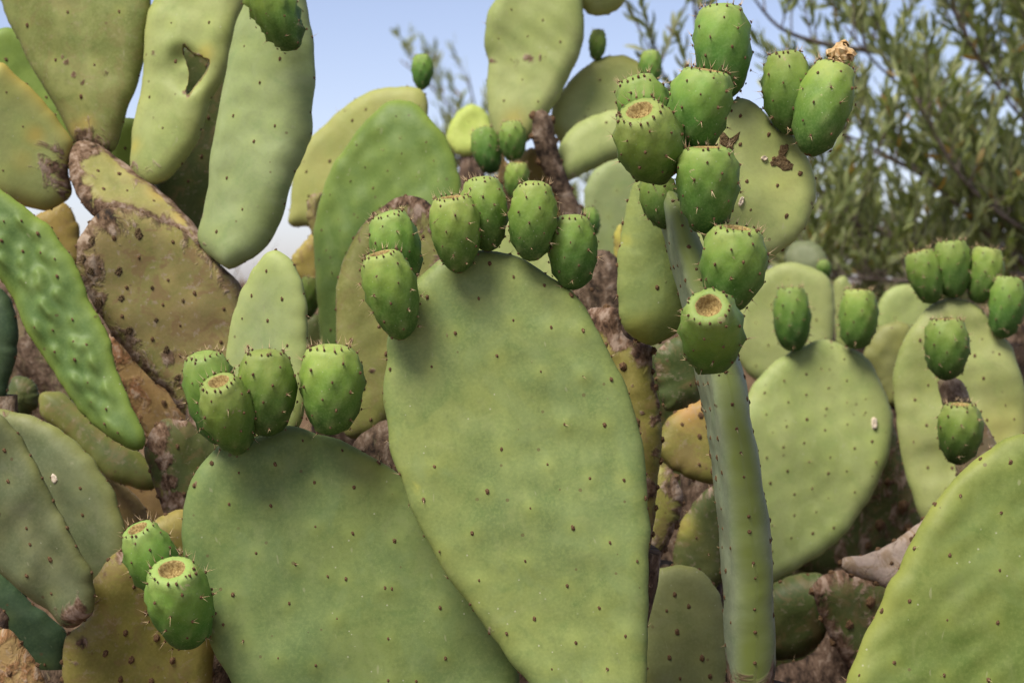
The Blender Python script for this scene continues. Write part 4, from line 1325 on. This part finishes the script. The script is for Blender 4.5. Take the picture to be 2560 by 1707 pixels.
pad(K4, '2104,1400 2120,1394 2165,1386 2212,1366 2254,1338 2300,1304 2345,1280 2375,1360 2330,1480 2250,1480 2190,1456 2125,1436 2106,1420', 2.4, 'pink', yaw=5, tilt=25, T=.010, cork=.34, spines=0, space=.03, asize=.004, basepx=(2330, 1330))
pad(K4, '2030,1470 2060,1437 2110,1424 2200,1430 2260,1428 2270,1540 2235,1680 2170,1730 2110,1650 2060,1560', 2.5, 'dark', yaw=5, tilt=-5, T=.022, rimcork=.7, rimw=.025, cork=.3, spines=0, basepx=(2160, 1730), asize=.006)
stem(K4, (2165, 1720), 2.52, .05)
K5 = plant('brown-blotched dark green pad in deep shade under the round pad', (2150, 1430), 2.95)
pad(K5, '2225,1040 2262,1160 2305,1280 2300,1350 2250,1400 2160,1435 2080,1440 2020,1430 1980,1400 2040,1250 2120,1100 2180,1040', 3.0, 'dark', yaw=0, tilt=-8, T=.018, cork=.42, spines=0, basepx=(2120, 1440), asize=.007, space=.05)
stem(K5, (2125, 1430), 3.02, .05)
K6 = plant('dark olive swollen pad above the grey bark at bottom right', (1990, 1660), 2.6)
pad(K6, '1890,1500 1935,1462 2000,1440 2060,1440 2085,1500 2080,1560 2058,1600 2010,1632 1950,1645 1890,1630 1870,1560', 2.6, 'dark', yaw=0, tilt=-15, T=.03, rim=.035, basepx=(1960, 1645), spines=0, asize=.003, cork=.15)
pad(K6, '2082,1540 2124,1562 2155,1620 2160,1720 2100,1800 1950,1800 1900,1720 1940,1668 2010,1645 2058,1600', 2.56, 'bark', yaw=0, tilt=10, T=.03, rim=.03, cork=.8, spines=0, basepx=(2040, 1800), spots=[(2100, 1560, 30, 'y', 1)])
stem(K6, (2040, 1780), 2.58, .06)

# ================================================================== shaded pads deep in the hedge
D1 = plant('green pad glimpsed between the central fruits, behind the tall central pad', (1300, 850), 2.45)
pad(D1, '1130,590 1190,545 1280,540 1370,600 1425,690 1430,800 1380,900 1290,930 1190,880 1140,760', 2.5, 'sage', T=.013, basepx=(1300, 930), space=.05, tilt=8)
stem(D1, (1300, 920), 2.52, .045)
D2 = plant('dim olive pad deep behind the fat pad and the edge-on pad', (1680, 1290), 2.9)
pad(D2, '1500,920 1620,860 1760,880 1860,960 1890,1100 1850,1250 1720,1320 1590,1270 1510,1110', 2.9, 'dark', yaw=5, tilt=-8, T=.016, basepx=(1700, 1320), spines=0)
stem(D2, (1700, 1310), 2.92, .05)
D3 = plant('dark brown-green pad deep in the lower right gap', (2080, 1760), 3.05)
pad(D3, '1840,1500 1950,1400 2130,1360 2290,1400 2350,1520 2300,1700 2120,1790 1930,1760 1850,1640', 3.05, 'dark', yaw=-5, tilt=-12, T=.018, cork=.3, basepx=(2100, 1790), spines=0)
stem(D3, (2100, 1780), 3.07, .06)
D4 = plant('rusty shaded pad deep behind the grey-green pads at left', (300, 1500), 2.75)
pad(D4, '100,1150 240,1120 380,1180 470,1290 460,1420 350,1510 210,1480 110,1350', 2.75, 'rust', yaw=8, tilt=-8, T=.016, cork=.2, basepx=(330, 1510), spines=0)
pad(D4, '-60,720 60,690 180,760 260,880 280,1010 180,1090 40,1060 -60,950', 2.9, 'bark', tilt=-10, T=.018, cork=.6, basepx=(150, 1090), spines=0)
stem(D4, (330, 1500), 2.77, .05)

D5 = plant('blurred light green pads behind the oval pad and its ring of fruits', (2220, 900), 3.6)
pad(D5, '2195,760 2225,722 2280,712 2325,745 2335,830 2290,900 2220,900 2190,830', 3.6, 'sage', yaw=5, tilt=5, T=.013, basepx=(2250, 905), space=.06)
stem(D5, (2255, 890), 3.62, .04)

D6 = plant('pad glimpsed between the edge-on pad and the fruit cluster', (1770, 820), 2.62)
pad(D6, '1690,640 1715,560 1765,535 1830,590 1858,700 1835,800 1770,850 1710,800 1688,720', 2.62, 'sage', yaw=-6, tilt=5, T=.013, basepx=(1770, 850), space=.06)
stem(D6, (1770, 840), 2.64, .04)
# ================================================================== olive trees
leaf_rows = []          # (centre point, direction, normal, length, width, tone, owner)


def olive(label, trunk_path, trunk_r, limbs, per, lv, spread, seed, group=None, tone_shift=0.0, nobj=0, name='olive_tree', cat='tree', wide=1.0):
    rnd = random.Random(seed)
    root = bpy.data.objects.new(name, None)
    b = trunk_path[0]
    root.location = tuple(b)
    col.objects.link(root)
    tag(root, label, cat, group)
    tube('trunk', root, trunk_path, trunk_r, 'wood', 12, 1, .05, 0)
    leaves = []
    tv, tf = [], []

    def twig_mesh(p, q, r0):
        d = q - p
        n = d / (np.linalg.norm(d) + 1e-9)
        a = np.cross(n, [0.3, 1, 0.2])
        a /= np.linalg.norm(a)
        c = np.cross(n, a)
        s = len(tv)
        for pos, rr in ((p, r0), (q, r0 * .35)):
            for k in range(4):
                an = k * math.pi / 2
                tv.append(pos + a * rr * math.cos(an) + c * rr * math.sin(an))
        for k in range(4):
            k2 = (k + 1) % 4
            tf.append((s + k, s + k2, s + 4 + k2, s + 4 + k))
    for path, r0, cnt, dirbias in limbs:
        path = [np.array(p) for p in path]
        tube('branch', root, path, list(np.linspace(r0, r0 * .3, len(path))), 'wood', 7, 1, .04, 0)
        for i in range(int(cnt * per)):
            f = rnd.uniform(.12, 1) ** .9 * (len(path) - 1)
            j = min(int(f), len(path) - 2)
            p = path[j] + (path[j + 1] - path[j]) * (f - j)
            dr = np.array(dirbias) + np.array([rnd.gauss(0, .42), rnd.gauss(0, .42), rnd.gauss(0, .3)])
            dr /= np.linalg.norm(dr)
            ln = rnd.uniform(.6, 1.2) * spread
            q = p + dr * ln + np.array([0, 0, rnd.uniform(0, .04)])
            twig_mesh(p, q, .0022)
            m = int(ln / .016)
            side = np.cross(dr, [rnd.gauss(0, 1), rnd.gauss(0, 1), rnd.gauss(0, 1)])
            side /= np.linalg.norm(side)
            for k in range(m):
                if rnd.random() < .12:
                    continue
                t = (k + 1.5) / (m + 1)
                base = p + (q - p) * t
                side2 = np.cross(dr, side)
                an = (k % 2) * math.pi / 2 + rnd.gauss(0, .4)
                s_ = side * math.cos(an) + side2 * math.sin(an)
                for sg in (1, -1):
                    ld = dr * rnd.uniform(.7, 1.2) + s_ * sg * rnd.uniform(.25, .65)
                    ld /= np.linalg.norm(ld)
                    nn = np.cross(ld, [rnd.gauss(0, 1), rnd.gauss(0, 1), rnd.gauss(0, 1)])
                    nn /= np.linalg.norm(nn)
                    l = lv * rnd.uniform(.65, 1.15)
                    tone = min(1, max(0, rnd.betavariate(2, 2.6) + tone_shift)) * .95 if rnd.random() > .022 else rnd.uniform(.97, 1)
                    leaves.append((base, ld, nn, l, l * wide * rnd.uniform(.17, .25), tone))
    make_obj('twigs', tv, tf, [M['wood']], root)['kind'] = 'stuff'
    prof = [(0, .06), (.3, .42), (.55, .5), (.8, .34), (1, .0)]

    def leaf_geo(base, ld, nn, l, w):
        s = np.cross(ld, nn)
        out = []
        for t, ww in prof[:-1]:
            c = base + ld * (l * t) + nn * (l * .10 * math.sin(math.pi * t))
            out += [c + s * w * ww + nn * w * .12, c, c - s * w * ww + nn * w * .12]
        out.append(base + ld * l)
        return out
    LF = []
    for k in range(3):
        a = k * 3
        LF += [(a, a + 1, a + 4, a + 3), (a + 1, a + 2, a + 5, a + 4)]
    LF += [(9, 10, 12), (10, 11, 12)]
    # the leaves that show largest become parts of their own
    own = set()
    if nobj:
        sc = []
        for i, (b_, ld, nn, l, w, tn) in enumerate(leaves):
            rel = b_ - CAM
            dep = rel @ FWD
            x = 1280 + (rel @ RGT) / dep / WV * 2560
            y = 853.5 - (rel @ UPV) / dep / WV * 2560
            if 1580 < x < 2550 and 10 < y < 740:
                sc.append((l / dep * (0.4 + abs(nn @ FWD)), i))
        sc.sort(reverse=True)
        own = set(i for _, i in sc[:nobj])
    V, F, T = [], [], []
    protos = []
    for i in range(8):
        g = leaf_geo(np.zeros(3), np.array([0, 0, 1.0]), np.array([0, 1.0, 0]), 1.0, .21 * wide)
        me = bpy.data.meshes.new('leaf')
        me.from_pydata([tuple(x) for x in g], [], LF)
        me.materials.append(M['leaf'])
        a_ = me.attributes.new('tone', 'FLOAT', 'POINT')
        a_.data.foreach_set('value', np.full(len(g), (.2, .32, .42, .52, .62, .74, .88, .99)[i], dtype=np.float32))
        me.polygons.foreach_set('use_smooth', np.full(len(me.polygons), True))
        protos.append(me)
    inv = Matrix.Translation(-Vector(root.location))
    for i, (b_, ld, nn, l, w, tn) in enumerate(leaves):
        if i in own:
            k = min(6, int(tn * 8)) if tn < .96 else 7
            o = bpy.data.objects.new('leaf', protos[k])
            s = np.cross(nn, ld)
            mt = Matrix(((s[0] * l, nn[0] * l, ld[0] * l, b_[0]), (s[1] * l, nn[1] * l, ld[1] * l, b_[1]), (s[2] * l, nn[2] * l, ld[2] * l, b_[2]), (0, 0, 0, 1)))
            o.parent = root
            o.matrix_parent_inverse = inv
            o.matrix_basis = mt
            col.objects.link(o)
        else:
            g = leaf_geo(b_, ld, nn, l, w)
            s = len(V)
            V += g
            F += [tuple(s + q for q in f) for f in LF]
            T += [tn] * len(g)
    make_obj('foliage', V, F, [M['leaf']], root, None, True, None, None, T)['kind'] = 'stuff'
    return root


def lp(s, d0, d1):
    q = pts(s)
    return [at(x, y, d0 + (d1 - d0) * i / (len(q) - 1)) for i, (x, y) in enumerate(q)]


tg = at(2760, 900, 4.7)
tb = np.array([tg[0] + .1, tg[1], ground_z(tg[0] + .1, tg[1]) - .05])
trunk = [tb, at(2750, 760, 4.7), at(2720, 560, 4.7), at(2660, 300, 4.7)]
ub = (-.22, -.05, 1.1)
limbs = []
for li, (d0, d1) in enumerate(((4.7, 4.25), (4.7, 4.7), (4.7, 5.2))):
    j = lambda: random.uniform(-40, 40)
    limbs += [
        (lp('2740,760 2520,630 2320,450 2120,%d 1990,%d' % (330 + j(), 270 + j()), d0, d1), .006, 34, ub),
        *([] if li == 2 else [(lp('2720,560 2500,470 2350,300 2200,%d 2110,%d' % (130 + j(), 40 + j()), d0, d1), .006, 24, ub)]),
        (lp('2690,420 2560,300 2470,180 %d,50 %d,-80' % (2400 + j(), 2330 + j()), d0, d1), .0055, 20, ub),
        (lp('2740,720 2560,690 2350,%d 2150,%d 2010,500 1940,480' % (630 + j(), 560 + j()), d0, d1), .0055, 36, ub),
        (lp('2750,760 2560,740 2400,%d 2220,700 2060,690 1980,690' % (710 + j() * .5), d0, d1), .0055, 40, (-.1, -.1, .7)),
        (lp('2660,300 2620,180 2580,60 %d,-80' % (2540 + j()), d0, d1), .0055, 22, ub),
        (lp('2740,700 2600,600 2480,520 2380,%d 2290,%d' % (400 + j(), 250 + j()), d0, d1), .0055, 32, ub)]
limbs += [(lp('2200,130 2060,110 1950,70 1880,-10', 4.7, 4.5), .008, 7, ub), (lp('2150,560 1980,430 1850,340 1760,180 1735,20 1730,-60', 4.5, 4.3), .006, 9, (-.1, 0, .9)),
          (lp('1850,340 1760,300 1690,240 1640,150 1590,60', 4.4, 4.3), .004, 6, (-.3, 0, .9))]
olive('grey-green olive tree filling the upper right behind the cacti', trunk, [.06, .05, .035, .012], limbs, 0.9, .048, .17, 3, nobj=300, wide=1.12)

tg = at(1330, 900, 7.5)
tb = np.array([tg[0], tg[1], ground_z(tg[0], tg[1]) - .05])
trunk2 = [tb, at(1330, 720, 7.5), at(1300, 560, 7.5), at(1270, 430, 7.5)]
limbs2 = [(lp('1290,520 1220,400 1150,300 1080,220 1000,150', 7.5, 7.5), .008, 6, (-.3, 0, .8)), (lp('1280,470 1220,380 1190,280 1170,190', 7.5, 7.3), .008, 5, (0, 0, .9)),
          (lp('1320,650 1250,520 1180,430 1120,380', 7.5, 7.2), .014, 30, (-.3, 0, .6)), (lp('1330,700 1420,600 1480,500 1530,440', 7.5, 7.3), .014, 26, (.2, 0, .7)),
          (lp('1330,740 1200,680 1080,640 980,600', 7.5, 7.3), .014, 30, (-.2, 0, .6)), (lp('1330,740 1480,680 1580,640 1680,620', 7.5, 7.3), .014, 34, (.1, 0, .6))]
olive('small faint olive tree far behind the centre, its thin tips against the sky', trunk2, [.06, .05, .04, .02], limbs2, 1.0, .055, .18, 5, tone_shift=.25)

# low weedy bushes on the bank under the olive tree
def bush(label, px, d, seed, w, hgt, cnt):
    p = at(px, 800, d)
    g = np.array([p[0], p[1], ground_z(p[0], p[1])])
    rnd = random.Random(seed)
    lb = []
    for k in range(9):
        a = rnd.uniform(0, 6.28)
        e = g + np.array([math.cos(a) * w, math.sin(a) * w * .8, hgt * rnd.uniform(.6, 1.1)])
        m_ = g * .5 + e * .5 + np.array([0, 0, hgt * .15])
        lb.append(([g, m_, e], .005, cnt, (0, 0, .7)))
    olive(label, [g - np.array([0, 0, .03]), g + np.array([0, 0, .03]), g + np.array([.005, 0, .07])], [.012, .01, .006], lb, 1.0, .042, .11, seed,
          'low bushes on the bank', .06, 0, 'low_bush', 'bush', 1.5)


for (bl, px, d, sd_, w, hh) in (('low leafy bush on the bank behind the two-fruited round pad', 2010, 5.3, 21, .26, .26),
                                ('low bush between the round pad and the oval pad at right', 2225, 5.2, 22, .22, .13),
                                ('low bush behind the ring of fruits at the right border', 2420, 5.3, 23, .26, .24),
                                ('low bush at the far right border under the olive branches', 2590, 5.3, 24, .26, .24),
                                ('low bush behind the fat pad, right of centre', 1800, 5.4, 25, .26, .28)):
    bush(bl, px, d, sd_, w, hh, 6)

# ------------------------------------------------------------------ dry litter on the soil bank
gv, gf = [], []
tuft_c = [(random.uniform(-4.5, 4.5), random.uniform(2.6, 11)) for _ in range(700)]
for _ in range(12000):
    cx_, cy_ = random.choice(tuft_c)
    x, y = cx_ + random.gauss(0, .07), cy_ + random.gauss(0, .07)
    z = ground_z(x, y)
    a, l = random.uniform(0, 6.28), random.uniform(.05, .20)
    dv = np.array([math.cos(a), math.sin(a), random.uniform(.2, 1.6)])
    sv = np.array([-math.sin(a), math.cos(a), 0]) * .0025
    p = np.array([x, y, z])
    s = len(gv)
    gv += [p - sv, p + sv, p + dv * l * .6 + sv * .7, p + dv * l * .6 - sv * .7, p + dv * l + np.array([0, 0, -.01])]
    gf += [(s, s + 1, s + 2, s + 3), (s + 3, s + 2, s + 4)]
tag(make_obj('dry_grass', gv, gf, [M['straw']]), 'dry straw litter on the soil under the olive tree', 'grass', kind='stuff')
